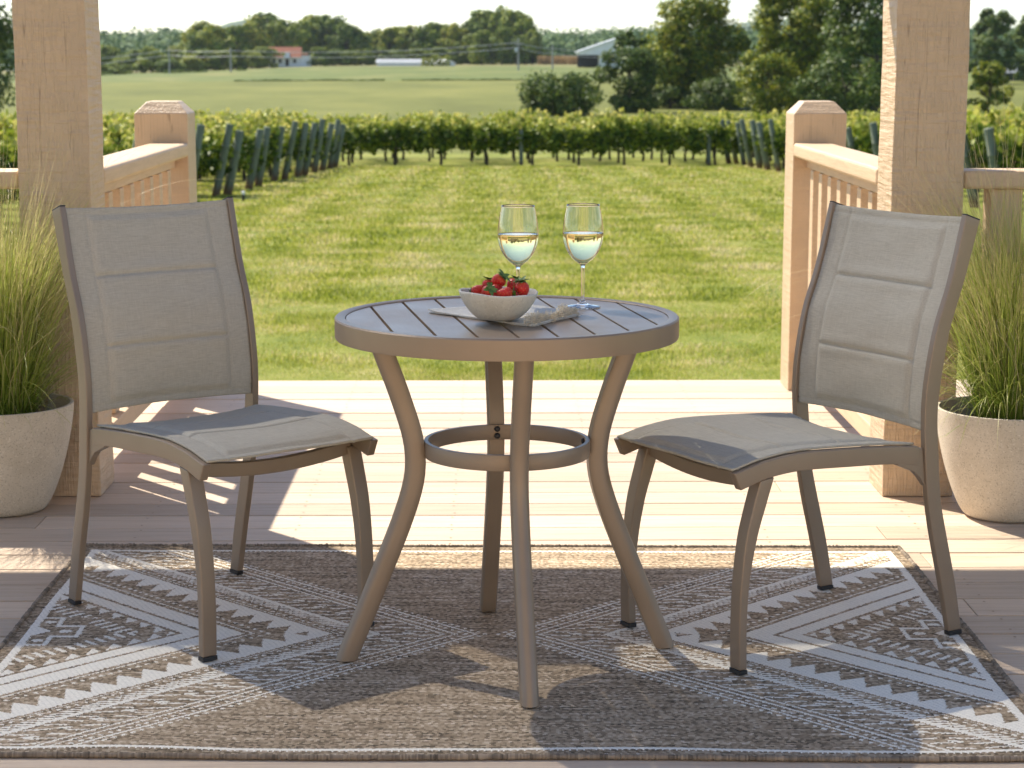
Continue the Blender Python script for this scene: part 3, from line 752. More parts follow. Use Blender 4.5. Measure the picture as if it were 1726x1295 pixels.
# ------------------------------------------------------------------ deck
bm = bmesh.new(); pitch = .1455; y = 3.668; k = 0
while y > -5.4:
    y1 = y; y0 = y-pitch+rnd.choice((.0045, .006, .009))
    cuts = [-3.2]; x = -3.2+rnd.uniform(.6, 3)
    while x < 3.2: cuts.append(x); x += rnd.choice((2.4, 3.0, 3.6))
    cuts.append(3.2)
    if y > 1.9 or y < .9 and rnd.random() < .6: cuts = [-3.2, 3.2]
    for a, b in zip(cuts, cuts[1:]): add_box(bm, a+.0012, b-.0012, y0, y1, -.032+rnd.uniform(-.0006, .0006), rnd.uniform(-.0008, .0008))
    y -= pitch; k += 1
bmesh.ops.recalc_face_normals(bm, faces=bm.faces); bevel_sharp(bm, .003, 2)
dk = from_bm('deck_floor', bm, M_deck); tag(dk, kind='structure')
sb = bmesh.new(); yy = 3.668
while yy > -.9:
    for xj in np.arange(-2.66, 3.1, .42):
        for dy_ in (-.028, -.112):
            cx_, cy_ = xj+rnd.uniform(-.004, .004), yy+dy_+rnd.uniform(-.006, .006)
            sb.faces.new([sb.verts.new((cx_+.0034*math.cos(q*math.pi/4), cy_+.0034*math.sin(q*math.pi/4), .0014)) for q in range(8)])
    yy -= pitch
from_bm('screw_heads', sb, simple('painted_over_screws', (.30, .20, .13), .6), dk)
# joists and fascia under the boards
bm = box_bm((-3.2, 3.2, 3.62, 3.66, -.3, -.036), *[(x, x+.04, -5.4, 3.615, -.28, -.036) for x in np.arange(-3.1, 3.1, .42)])
j_ = from_bm('deck_framing', bm, simple('deck_framing_wood', (.25, .17, .11), .9)); tag(j_, kind='structure')

# ------------------------------------------------------------------ porch posts, newels, railings
def porch_post(name, x0, x1, y0, y1, h, label):
    t = tag(empty(name, ((x0+x1)/2, (y0+y1)/2, 0)), label, 'porch pillar')
    w, d = (x1-x0)/2, (y1-y0)/2
    bm = box_bm((-w, w, -d, d, .0015, h)); 
    # subdivide lengthwise and nudge the edges so the timber is not ruler-straight
    bmesh.ops.subdivide_edges(bm, edges=[e for e in bm.edges if abs(e.verts[0].co.z-e.verts[1].co.z) > .5], cuts=40)
    for v in bm.verts: v.co.x += .0012*math.sin(v.co.z*9+v.co.y*30)+.0008*math.sin(v.co.z*31); v.co.y += .001*math.sin(v.co.z*13+1)
    bevel_sharp(bm, .004, 2, 60)
    from_bm('timber', bm, M_sawn, t); return t
porch_post('porch_post', -1.365, -1.163, 1.586, 1.795, 2.45, 'thick sunlit peach painted post behind the left chair')
porch_post('porch_post', 1.098, 1.302, 1.561, 1.77, 2.45, 'thick shaded peach painted post behind the right chair')
def newel(x0, x1, y0, y1, label):
    t = tag(empty('newel_post', ((x0+x1)/2, (y0+y1)/2, 0)), label, 'railing post')
    w, d = (x1-x0)/2, (y1-y0)/2; c = .042
    bm = bmesh.new()
    lv = [(w, d, .0015), (w, d, .35), (w, d, .7), (w, d, 1.045), (w-c, d-c, 1.09)]
    rings = [[bm.verts.new((sx*a, sy*b, z)) for sx, sy in ((-1,-1),(1,-1),(1,1),(-1,1))] for a, b, z in lv]
    for r, q in zip(rings, rings[1:]):
        for i in range(4): bm.faces.new((r[i], r[(i+1) % 4], q[(i+1) % 4], q[i]))
    bm.faces.new(rings[0][::-1]); bm.faces.new(rings[-1])
    bmesh.ops.recalc_face_normals(bm, faces=bm.faces); bevel_sharp(bm, .004, 2, 20)
    from_bm('post_body', bm, M_newel, t); return t
newel(-1.364, -1.165, 3.443, 3.64, 'square chamfered railing post left of the opening to the lawn')
newel(1.094, 1.291, 3.404, 3.61, 'square chamfered railing post right of the opening to the lawn')
def rail_run_y(cx, y0, y1, label, sgn):
    """railing running away from the camera between post and newel"""
    t = tag(empty('railing', (cx, (y0+y1)/2, 0)), label, 'railing')
    L = (y1-y0)/2
    bm = bmesh.new(); w = .072
    add_box(bm, -w, w, -L, L, .885, .937); bmesh.ops.recalc_face_normals(bm, faces=bm.faces); bevel_sharp(bm, .014, 4)
    from_bm('top_rail', bm, M_rail, t)
    from_bm('bottom_rail', box_bm((-.045, .045, -L, L, .09, .15), bevel=.004), M_rail, t)
    from_bm('under_rail', box_bm((-.02, .02, -L, L, .845, .884), bevel=.003), M_rail, t)
    yy = y0+.115
    for i in range(40):
        if yy+.07 > y1: break
        o = from_bm('baluster', box_bm((-.024, .024, -.034, .034, .151, .844), bevel=.004), M_rail, t, loc=(0, yy+.034-(y0+y1)/2, 0))
        yy += .19
rail_run_y(-1.235, 1.797, 3.441, 'peach railing from the left porch post to the left railing post', 1)
rail_run_y(1.165, 1.772, 3.402, 'peach railing from the right porch post to the right railing post', -1)
def rail_run_x(cy, x0, x1, label, post_x):
    t = tag(empty('railing', ((x0+x1)/2, cy, 0)), label, 'railing')
    L = (x1-x0)/2; mx = (x0+x1)/2
    bm = bmesh.new(); add_box(bm, -L, L, -.072, .072, .887, .939); bmesh.ops.recalc_face_normals(bm, faces=bm.faces); bevel_sharp(bm, .014, 4)
    from_bm('top_rail', bm, M_rail, t)
    from_bm('bottom_rail', box_bm((-L, L, -.045, .045, .09, .15), bevel=.004), M_rail, t)
    from_bm('rail_post', box_bm((post_x-mx-.045, post_x-mx+.045, -.046, .046, .151, .886), bevel=.004), M_newel, t)
    x = post_x-mx
    for s in (-1, 1):
        for q in range(1, 9):
            xx = x+s*(.09+.19*q)
            if -L+.05 < xx < L-.05: from_bm('baluster', box_bm((xx-.034, xx+.034, -.02, .02, .151, .886), bevel=.004), M_rail, t)
rail_run_x(1.68, -2.9, -1.368, 'peach railing running left from the left porch post behind the potted grass', -1.52)
rail_run_x(1.655, 1.305, 2.9, 'peach railing running right from the right porch post behind the potted grass', 1.437)

# ------------------------------------------------------------------ the house behind the camera and the porch roof that shades the rug
M_wallp = simple('cream_lap_siding', (.72, .59, .43), .7, nscale=2, namt=.06)
hs = tag(empty('porch_house', (0, -5.45, 0)), 'cream house wall with its porch roof of peach boards over the seating', 'house')
bm = bmesh.new()
for i in range(24):
    z0 = -.6+i*.16
    add_box(bm, -3.4, 3.4, -.2-.0, .0-.0, z0, z0+.158)
for v in bm.verts:
    pass
from_bm('wall', bm, M_wallp, hs)
ZR = 2.5
roof = bmesh.new()
def add_box_b(x0, x1, y0, y1, z0, z1): add_box(roof, x0, x1, y0+5.45, y1+5.45, z0, z1)
FILTER_BACK = .8
add_box_b(-3.4, 3.4, 1.80, 2.42, ZR, ZR+.06)
from_bm('porch_roof', roof, M_rail, hs)
lb = bmesh.new()            # invented slats out of view, about a third open, added to dim the sun
for i in range(1130):
    add_box(lb, -3.4+i*.006, -3.4+i*.006+.0040, FILTER_BACK+5.45, 1.795+5.45, ZR+.010, ZR+.0115)
from_bm('added_sun_filter', lb, M_rail, hs)
from_bm('sun_filter_batten', box_bm((-3.4, 3.4, FILTER_BACK+5.46, FILTER_BACK+5.50, ZR+.019, ZR+.06)), M_rail, hs)
from_bm('beam', box_bm((-3.4, 3.4, 1.81+5.45, 1.95+5.45, ZR-.048, ZR-.002)), M_rail, hs)

# ------------------------------------------------------------------ rug
def rug():
    x0, x1, y0, y1 = -1.091, 1.022, -.610, .962
    cell = .0032
    nx = int((x1-x0)/cell); ny = int((y1-y0)/cell)
    gx = np.linspace(x0, x1, nx+1); gy = np.linspace(y0, y1, ny+1)
    g = np.random.default_rng(3)
    def pattern(X, Y):
        s = np.abs(X+.034); sg = np.sign(X+.034); yc = .168
        ady = np.abs(Y-yc); dy = Y-yc
        c = s-ady; al = s+ady
        W = np.zeros_like(X, bool)
        inner = (X > x0+.03) & (X < x1-.03) & (Y > y0+.036) & (Y < y1-.05)
        def line(a, b): return (c > a) & (c < b)
        def dots(cc, r, pitch, ph=0): return ((np.abs(c-cc)/r)**2+((np.mod(al+ph, pitch)-pitch/2)/(r*1.15))**2) < 1
        W |= dots(.014, .0062, .030); W |= line(.030, .0385); W |= dots(.054, .0062, .030, .015)
        W |= line(.074, .083); W |= line(.101, .110)
        # thin dashes lying along x with a row of ovals down the middle
        band = (c > .118) & (c < .238)
        W |= band & (np.mod(Y+.003*np.sin(X*60), .0265) < .0062) & (np.abs(c-.178) > .012)
        W |= band & ((((c-.178)/.014)**2+((np.mod(Y+.013, .053)-.0265)/.0065)**2) < 1)
        W |= line(.243, .262) | ((c > .262) & (c < .302) & (np.mod(Y+.0015*np.sin(X*90), .0128) < .0072))
        W |= dots(.322, .0065, .030) | line(.338, .341)
        # saw-tooth band
        W |= line(.352, .385)
        tp = np.mod(al+.02, .088)/.088
        tooth = (c-.385) < .078*np.clip(1-np.abs(tp-.36)/np.where(tp < .36, .36, .64), 0, 1)**.85
        W |= (c >= .385) & (c < .463) & tooth
        W |= dots(.492, .0065, .032)
        W |= line(.522, .529)
        W |= line(.545, .616) | line(.629, .682)
        # detached small triangles
        tt = np.mod(al, .074)/.074
        W |= (c > .697) & (c < .742) & (tt > .12) & (tt < .12+.76*(1-(c-.697)/.045))
        # herringbone strokes
        W |= (c > .768) & (c < .828) & (np.mod(al, .036) < .0145)
        # stepped figure with ovals at the side border
        d2 = np.abs(dy-.014)
        def seg(sa, da, sb, db, w=.0055):
            sa, sb = min(sa, sb), max(sa, sb); da, db = min(da, db), max(da, db)
            return (s > sa-w) & (s < sb+w) & (d2 > da-w) & (d2 < db+w)
        box_ = (s > .900) & (d2 < .112)
        W = W & ~box_ | (W & box_ & (s < .90))
        W |= seg(.967, .103, 1.02, .103) | seg(.967, .040, .967, .103) | seg(.911, .040, .967, .040) | seg(.911, 0, .911, .040)
        W |= (((s-.99)/.0135)**2+((d2-.071)/.010)**2 < 1) | (((s-.942)/.0145)**2+(d2/.011)**2 < 1)
        W |= (s > .976) & (d2 < (s-.974)*.95)
        W &= inner
        brd = (((X > x0+.029) & (X < x0+.047)) | ((X < x1-.029) & (X > x1-.047))) & (Y > y0+.03) & (Y < y1-.042)
        brd |= (((Y > y0+.031) & (Y < y0+.044)) | ((Y < y1-.047) & (Y > y1-.059))) & (X > x0+.029) & (X < x1-.029)
        out = (X < x0+.029) | (X > x1-.029) | (Y < y0+.030) | (Y > y1-.047)
        return (W & ~out) | brd, out
    GX, GY = np.meshgrid(gx, gy)
    FX, FY = np.meshgrid((gx[:-1]+gx[1:])/2, (gy[:-1]+gy[1:])/2)
    jx = .0011*np.sin(FY*700)+g.normal(0, .0007, FX.shape)
    Wf, outf = pattern(FX+jx, FY+.0008*np.sin(FX*520))
    Wv, _ = pattern(GX, GY)
    # yarn colours
    iy = np.arange(ny)[:, None]//2; ix = (np.arange(nx)[None, :]+(iy % 2)*1)//2
    rn = g.random((ny//2+2, nx//2+3)); run = g.random((ny//2+2, nx//22+3)); run2 = g.random((ny//2+2, nx//60+3))
    v = .52*rn[iy, ix]+.26*run[iy, ix//11]+.22*run2[iy, ix//30]
    pal_x = np.array([.0, .2, .42, .62, .82, 1.0])
    pr = np.array([.06, .165, .30, .42, .56, .70]); pg = np.array([.047, .124, .223, .32, .45, .59]); pb = np.array([.034, .082, .145, .215, .33, .47])
    col = np.stack([np.interp(v, pal_x, pr), np.interp(v, pal_x, pg), np.interp(v, pal_x, pb)], -1)
    wr = .72+.10*g.random((ny, nx))-.07*((np.arange(nx)[None, :]+np.arange(ny)[:, None]//2) % 4 == 0)
    wcol = np.stack([wr*1.06, wr*.99, wr*.86], -1)
    col = np.where(Wf[..., None], wcol, col)
    col = np.where(outf[..., None] & ~Wf[..., None], col*.78, col)
    # stitch relief
    st = np.abs(np.sin(GX/cell*math.pi/2+.3))*np.abs(np.sin(GY/cell*math.pi/4+((GX/cell/2).astype(int) % 2)*math.pi/2))
    z = .0052+.0011*st+.0007*Wv+g.normal(0, .00018, GX.shape)
    wav = .0030*np.clip(np.sin(GX*7.2+1.0+.8*np.sin(GY*3.1)), 0, 1)*smooth(-GY, .25, .6)+.0022*np.sin(GX*11+GY*5)*smooth(-GY, .3, .6)*.5
    z = z+np.clip(wav, 0, 1)
    shear = -.020*(GX+.035)+.0045*np.sin(GX*6.3+.5)*smooth(-GY, .3, .6)+.002*np.sin(GX*9)*smooth(GY, .7, .95)
    V = np.stack([GX+.0016*np.sin(GY*11), GY+shear, z], -1).reshape(-1, 3)
    I = (np.arange(ny)[:, None]*(nx+1)+np.arange(nx)[None, :]).ravel()
    F = np.stack([I, I+1, I+nx+2, I+nx+1], 1)
    m, nt, out = nmat('flat_woven_rug')
    at = nt.nodes.new('ShaderNodeAttribute'); at.attribute_name = 'yarn'
    tc = nt.nodes.new('ShaderNodeTexCoord').outputs['Object']
    pbsdf(nt, out, at.outputs['Color'], .9, bump(nt, noise(nt, tc, 600, 2), .3, .001), 0, .15)
    me = np_mesh('area_rug', V, F, m, False)
    a = me.attributes.new('yarn', 'FLOAT_COLOR', 'FACE')
    a.data.foreach_set('color', np.concatenate([col.reshape(-1, 3), np.ones((nx*ny, 1))], 1).astype(np.float32).ravel())
    root = link('area_rug', me)
    tag(root, 'tan and white flat-woven rug with zigzag diamond pattern under the bistro set', 'rug')
    # bound edge: overcast yarn rolled round the border
    P = []
    def vy(x, y, s): return y-.020*(x+.035)+(.0045*math.sin(x*6.3+.5) if s < 0 else .002*math.sin(x*9))
    nseg = 900
    top = [(x, vy(x, y1, 1)) for x in np.linspace(x1, x0, 700)]
    lef = [(x0+.0016*math.sin(y*11), y-.020*(x0+.035)) for y in np.linspace(y1, y0, 520)]
    bot = [(x, vy(x, y0, -1)) for x in np.linspace(x0, x1, 700)]
    rig = [(x1+.0016*math.sin(y*11), y-.020*(x1+.035)) for y in np.linspace(y0, y1, 520)]
    loop = top[:-1]+lef[:-1]+bot[:-1]+rig[:-1]; L = np.array(loop); n = len(L)
    d = np.roll(L, -1, 0)-np.roll(L, 1, 0); d /= np.linalg.norm(d, axis=1)[:, None]; nn = np.stack([-d[:, 1], d[:, 0]], 1)
    seg = 8; VV_ = []
    wob = 1+.16*g.normal(0, 1, n)
    for k in range(seg):
        a_ = 2*math.pi*k/seg; r = .0052*wob
        z_ = .0058+r*np.sin(a_)
        VV_.append(np.stack([L[:, 0]+nn[:, 0]*r*math.cos(a_), L[:, 1]+nn[:, 1]*r*math.cos(a_), np.maximum(z_, .0008)], 1))
    VV_ = np.stack(VV_, 1).reshape(-1, 3)
    i = np.arange(n)[:, None]; k = np.arange(seg)[None, :]
    F2 = np.stack([i*seg+k, i*seg+(k+1) % seg, ((i+1) % n)*seg+(k+1) % seg, ((i+1) % n)*seg+k], -1).reshape(-1, 4)
    m2, nt, out = nmat('rug_binding_yarn')
    at = nt.nodes.new('ShaderNodeAttribute'); at.attribute_name = 'yarn'
    pbsdf(nt, out, at.outputs['Color'], .9, None, 0, .15)
    me2 = np_mesh('binding', VV_, F2, m2, False)
    a = me2.attributes.new('yarn', 'FLOAT_COLOR', 'FACE')
    t = np.repeat(.5*g.random(n)+.5*np.repeat(g.random(n//6+1), 6)[:n], seg)
    cc = np.stack([.10+.26*t, .082+.205*t, .065+.15*t, np.ones_like(t)], 1)
    a.data.foreach_set('color', cc.astype(np.float32).ravel())
    link('binding', me2, root)
rug()

# ------------------------------------------------------------------ bistro table
TY = .015
tb = tag(empty('bistro_table', (0, TY, 0), R(9.4)), 'round taupe metal bistro table with slatted top between the two chairs', 'table')
TR, TH = .355, .734
# rim: outer band with a flat ledge
prof = [(TR-.001, TH-.043), (TR, TH-.040), (TR, TH-.003), (TR-.003, TH), (TR-.019, TH), (TR-.022, TH-.002), (TR-.022, TH-.012), (TR-.006, TH-.014), (TR-.006, TH-.043)]
from_bm('rim', lathe_bm(prof, 160, True), M_metal, tb, smooth=False)
tb.children[-1].data.polygons.foreach_set('use_smooth', np.ones(len(tb.children[-1].data.polygons), dtype=bool))
mod = tb.children[-1].modifiers.new('e', 'EDGE_SPLIT'); mod.split_angle = R(35)
# slats clipped to the disc (local: gaps run along y)
bm = bmesh.new(); rr = TR-.0225; gaps = [-.26+.0765*k for k in range(8)]
edges = [-rr]+[e for g_ in gaps for e in (g_-.0030, g_+.0030)]+[rr]
for a, b in zip(edges[::2], edges[1::2]):
    n = 14; xs_ = np.linspace(a, b, n)
    top, bot = [], []
    for x in xs_:
        h = math.sqrt(max(0, rr*rr-x*x)); top.append((x, h)); bot.append((x, -h))
    pts = bot+top[::-1]
    cl = [pts[0]]
    for p in pts[1:]:
        if (Vector(p)-Vector(cl[-1])).length > 1e-4: cl.append(p)
    if (Vector(cl[0])-Vector(cl[-1])).length < 1e-4: cl.pop()
    va = [bm.verts.new((p[0], p[1], TH-.003)) for p in cl]; vb = [bm.verts.new((p[0], p[1], TH-.014)) for p in cl]
    bm.faces.new(va); bm.faces.new(vb[::-1])
    for i in range(len(cl)): bm.faces.new((va[i], vb[i], vb[(i+1) % len(cl)], va[(i+1) % len(cl)]))
bmesh.ops.recalc_face_normals(bm, faces=bm.faces); bevel_sharp(bm, .0012, 2, 50)
from_bm('slatted_top', bm, M_top, tb)
# support bars below the slats
from_bm('support_bar', box_bm((-.33, .33, -.13, -.10, TH-.030, TH-.0145), (-.33, .33, .10, .13, TH-.030, TH-.0145), bevel=.002), M_metal, tb)
# legs: D-shaped tube bent in the radial plane
cl = catmull([(.268, .693), (.250, .645), (.222, .567), (.196, .476), (.194, .404), (.216, .322), (.266, .195), (.342, .010)], 40)
ang = [(-83+90)-9.4-90, 97.-9.4, 186.8-9.4, 8.-9.4]
def leg_bm():
    bm = bmesh.new(); rings = []
    for i in range(len(cl)):
        t = cl[min(i+1, len(cl)-1)]-cl[max(i-1, 0)]; t = t/np.linalg.norm(t)
        if i == len(cl)-1: t = np.array([0, -1.]) 
        nrm = np.array([-t[1], t[0]])       # points outward (+r) for a downward path
        sec = []
        for a in np.linspace(-90, 90, 13): sec.append((.002+.018*math.cos(R(a)), .0185*math.sin(R(a))))
        sec += [(-.006, .0185), (-.016, .0175), (-.0195, .0145), (-.0195, -.0145), (-.016, -.0175), (-.006, -.0185)]
        c = cl[i]
        if i == len(cl)-1: nrm = np.array([1., 0.])
        rings.append([bm.verts.new((c[0]+nrm[0]*a*1.08, b, max(.0095, c[1]+nrm[1]*a*1.08))) for a, b in sec])
    n = len(rings[0])
    for r, q in zip(rings, rings[1:]):
        for k in range(n): bm.faces.new((r[k], r[(k+1) % n], q[(k+1) % n], q[k]))
    bm.faces.new(rings[0]); bm.faces.new(rings[-1][::-1])
    return bm
for a in ang:
    o = from_bm('leg', leg_bm(), M_metal, tb, smooth=True); o.rotation_euler = (0, 0, R(a))
    o.modifiers.new('e', 'EDGE_SPLIT').split_angle = R(40)
    f = from_bm('foot_cap', lathe_bm([(0, -.0035), (.012, -.0035), (.013, .0), (.013, .002), (0, .002)], 20), M_black, o, loc=(.342, 0, .0095))
# lower ring with screws
o = from_bm('ring', lathe_bm([(.1725, .440), (.1735, .442), (.1735, .471), (.1725, .473), (.1645, .473), (.1635, .471), (.1635, .442), (.1645, .440)], 120, True), M_metal, tb, smooth=True)
o.modifiers.new('e', 'EDGE_SPLIT').split_angle = R(35)
for a in ang:
    for z in (.449, .464):
        b = lathe_bm([(0, .006), (.0035, .0058), (.0062, .0035), (.0066, .0), (0, 0)], 16)
        bmesh.ops.rotate(b, verts=b.verts, cent=(0,0,0), matrix=Matrix.Rotation(R(-90), 3, 'Y'))
        bmesh.ops.translate(b, verts=b.verts, vec=(.1634, 0, z)); bmesh.ops.rotate(b, verts=b.verts, cent=(0,0,0), matrix=Matrix.Rotation(R(a), 3, 'Z'))
        from_bm('screw', b, M_black, tb, smooth=True)

# ------------------------------------------------------------------ chairs
POST_B = [(-.036, .018), (-.012, .13), (.022, .255), (.038, .32), (.048, .415), (.055, .51), (.047, .59), (.026, .695), (-.006, .785), (-.046, .917)]
POST_F = [(.001, .018), (.030, .135), (.062, .255), (.077, .33), (.087, .42), (.092, .515), (.086, .59), (.066, .69), (.032, .785), (-.006, .930)]
RAIL_T = [(.100, .440), (.18, .4475), (.30, .455), (.405, .459), (.455, .4575), (.525, .449), (.560, .441), (.592, .434)]
RAIL_B = [(.100, .398), (.18, .409), (.30, .416), (.405, .421), (.455, .420), (.510, .414), (.545, .405), (.575, .397)]
LEG_B = [(.488, .416), (.507, .36), (.528, .295), (.546, .20), (.551, .10), (.549, .018)]
LEG_F = [(.524, .412), (.540, .36), (.557, .295), (.568, .20), (.571, .10), (.569, .018)]
def slab_mesh(name, top, th, mat, n=None):
    """closed slab from a grid of positions and normals"""
    P, Nn = top; h, w, _ = P.shape
    A = P+Nn*th/2; B = P-Nn*th/2
    V = np.concatenate([A.reshape(-1, 3), B.reshape(-1, 3)]); o = h*w
    I = (np.arange(h-1)[:, None]*w+np.arange(w-1)[None, :]).ravel()
    F = [np.stack([I, I+1, I+w+1, I+w], 1), np.stack([I+o, I+w+o, I+w+1+o, I+1+o], 1)]
    def strip_(idx): idx = np.array(idx); return np.stack([idx[:-1], idx[:-1]+o, idx[1:]+o, idx[1:]], 1)
    F += [strip_(range(w)), strip_([(h-1)*w+i for i in range(w)])[:, ::-1], strip_([i*w for i in range(h)])[:, ::-1], strip_([i*w+w-1 for i in range(h)])]
    return np_mesh(name, V, np.concatenate(F), mat, True)
def quilt(S_, T_, w, seams, tlo, thi, inset):
    """raised padding with stitched valleys; S_ across, T_ along"""
    e = np.minimum(w-np.abs(S_), 9)
    pad = smooth(e, inset-.004, inset+.018)*smooth(T_, tlo+.016, tlo+.032)*smooth(-T_, -thi+.016, -thi+.032)
    h = .0052*pad
    for s in seams: h = h-.0058*np.exp(-((T_-s)/.0032)**2)*smooth(e, inset-.003, inset+.004)+.0016*np.exp(-((np.abs(T_-s)-.014)/.010)**2)*pad
    h = h-.0022*np.exp(-((e-inset)/.0030)**2)
    h = h-.0016*np.exp(-((T_-tlo-.014)/.002)**2)-.0016*np.exp(-((T_-thi+.014)/.002)**2)
    return h
def make_chair():
    root = empty('dining_chair', (0, 0, 0))
    g = np.random.default_rng(9)
    for s in (-1, 1):
        a, b = sorted((s*.209, s*.225))
        p = from_bm('back_post', plate_bm(POST_B, POST_F, a, b, 44, .0035), M_metal, root, smooth=True); p.modifiers.new('e', 'EDGE_SPLIT').split_angle = R(32)
        from_bm('post_cap', plate_bm([(-.0455, .9165), (-.0458, .9190)], [(-.0065, .9295), (-.0068, .9320)], a+.0006, b-.0006, 2, .001), M_black, p)
        from_bm('foot_cap', plate_bm([(-.0375, .0085), (-.036, .0178)], [(-.0005, .0085), (.001, .0178)], a-.0004, b+.0004, 2, .001), M_black, p)
        a, b = sorted((s*.1995, s*.2195))
        r_ = from_bm('seat_rail', plate_bm(RAIL_T, RAIL_B, a, b, 34, .0035), M_metal, root, smooth=True); r_.modifiers.new('e', 'EDGE_SPLIT').split_angle = R(32)
        a, b = sorted((s*.203, s*.2188))
        from_bm('bracket', poly_prism([(.078, .350), (.096, .372), (.112, .386), (.158, .4045), (.158, .436), (.090, .436)], a, b, .002), M_metal, root)
        a, b = sorted((s*.184, s*.2185))
        l = from_bm('leg', plate_bm(LEG_B, LEG_F, a, b, 30, .0045), M_metal, root, smooth=True); l.modifiers.new('e', 'EDGE_SPLIT').split_angle = R(32)
        from_bm('foot_cap', plate_bm([(.5485, .0085), (.549, .0178)], [(.5695, .0085), (.569, .0178)], a-.0004, b+.0004, 2, .001), M_black, l)
    # bowed front brace, rear brace
    n = 24; bm = bmesh.new(); rings = []
    for i in range(n+1):
        u = -1+2*i/n; x = u*.197; zc = .413-.018*(1-u*u); 
        rings.append([bm.verts.new((x, f, z)) for f, z in ((.500, zc+.013), (.519, zc+.013), (.519, zc-.018), (.500, zc-.018))])
    for r, q in zip(rings, rings[1:]):
        for k in range(4): bm.faces.new((r[k], r[(k+1) % 4], q[(k+1) % 4], q[k]))
    bm.faces.new(rings[0]); bm.faces.new(rings[-1][::-1]); bmesh.ops.recalc_face_normals(bm, faces=bm.faces); bevel_sharp(bm, .004, 3, 50)
    o = from_bm('front_brace', bm, M_metal, root, smooth=True); o.modifiers.new('e', 'EDGE_SPLIT').split_angle = R(32)
    # backrest sling
    W = .2095; nz, nw = 130, 100
    pf = catmull(POST_F, 200); zz = np.linspace(.470, .924, nz); ff = np.interp(zz, pf[:, 1], pf[:, 0])-.010
    ss = np.linspace(-W, W, nw); SS, ZZ = np.meshgrid(ss, zz); FF = np.interp(ZZ, zz, ff)
    tl = (ZZ-.470)/(.454)
    bow = (1-(SS/W)**2)
    FF = FF-.015*bow*(.75+.25*np.cos(tl*6.28))
    ZZ2 = ZZ-.006*bow*smooth(tl, .6, 1)-.004*bow*smooth(1-tl, .6, 1)*-1
    hq = quilt(SS, ZZ, W, (.615, .770), .470, .924, .052)+.0012*np.sin(SS*31+ZZ*9)*bow+.0006*np.sin(ZZ*60+SS*22)
    for (u0, u1, t0, t1) in ((-.1, .12, .55, .60),): pass
    dfz = np.gradient(ff, zz); Nn = np.stack([0*SS, np.ones_like(SS), -np.interp(ZZ, zz, dfz)], -1); Nn /= np.linalg.norm(Nn, axis=-1)[..., None]
    P = np.stack([SS, FF, ZZ2], -1)+Nn*hq[..., None]
    link('backrest', slab_mesh('backrest', (P, Nn), .0050, M_fabric), root)
    # seat sling
    pt = catmull(RAIL_T, 200); f0, f1 = .106, .589; nf = 130
    fs = np.linspace(f0, f1, nf); zt = np.interp(fs, pt[:, 0], pt[:, 1])
    W2 = .2075; ss = np.linspace(-W2, W2, nw); SS, FS = np.meshgrid(ss, fs); ZT = np.interp(FS, fs, zt)+.0042
    tl = (FS-f0)/(f1-f0); bow = (1-(SS/W2)**2)
    ZT = ZT-bow*(.010-.0075*smooth(tl, .6, 1)+.002*smooth(1-tl, .7, 1))
    FS2 = FS-.004*bow*smooth(tl, .85, 1)+.012*bow*smooth(1-tl, .85, 1)
    hq = quilt(SS, FS, W2, (.267, .428), f0, f1, .050)+.0010*np.sin(SS*27+FS*13)*bow
    dz = np.gradient(zt, fs); Nn = np.stack([0*SS, -np.interp(FS, fs, dz), np.ones_like(SS)], -1); Nn /= np.linalg.norm(Nn, axis=-1)[..., None]
    P = np.stack([SS, FS2, ZT], -1)+Nn*hq[..., None]
    link('seat', slab_mesh('seat', (P, Nn), .0050, M_fabric), root)
    return root
def copy_tree(o, parent=None):
    c = o.copy(); COL.objects.link(c); c.parent = parent
    for ch in list(o.children): copy_tree(ch, c)
    return c
ch = make_chair()
GRP = 'matching padded sling chairs at the bistro table'
ch.location = (-.818, .5395, 0); ch.rotation_euler = (0, 0, math.atan2(-.62, -.785))
tag(ch, 'padded taupe sling chair standing before the sunlit left porch post', 'chair', GRP)
c2 = copy_tree(ch); c2.location = (.856, .332, 0); c2.rotation_euler = (0, 0, math.atan2(.863, -.505))
tag(c2, 'padded taupe sling chair standing before the shaded right porch post', 'chair', GRP)

# ------------------------------------------------------------------ table setting
TT = TH+.0015      # top of the rim ledge; slats lie 3 mm lower
ST = TH-.003
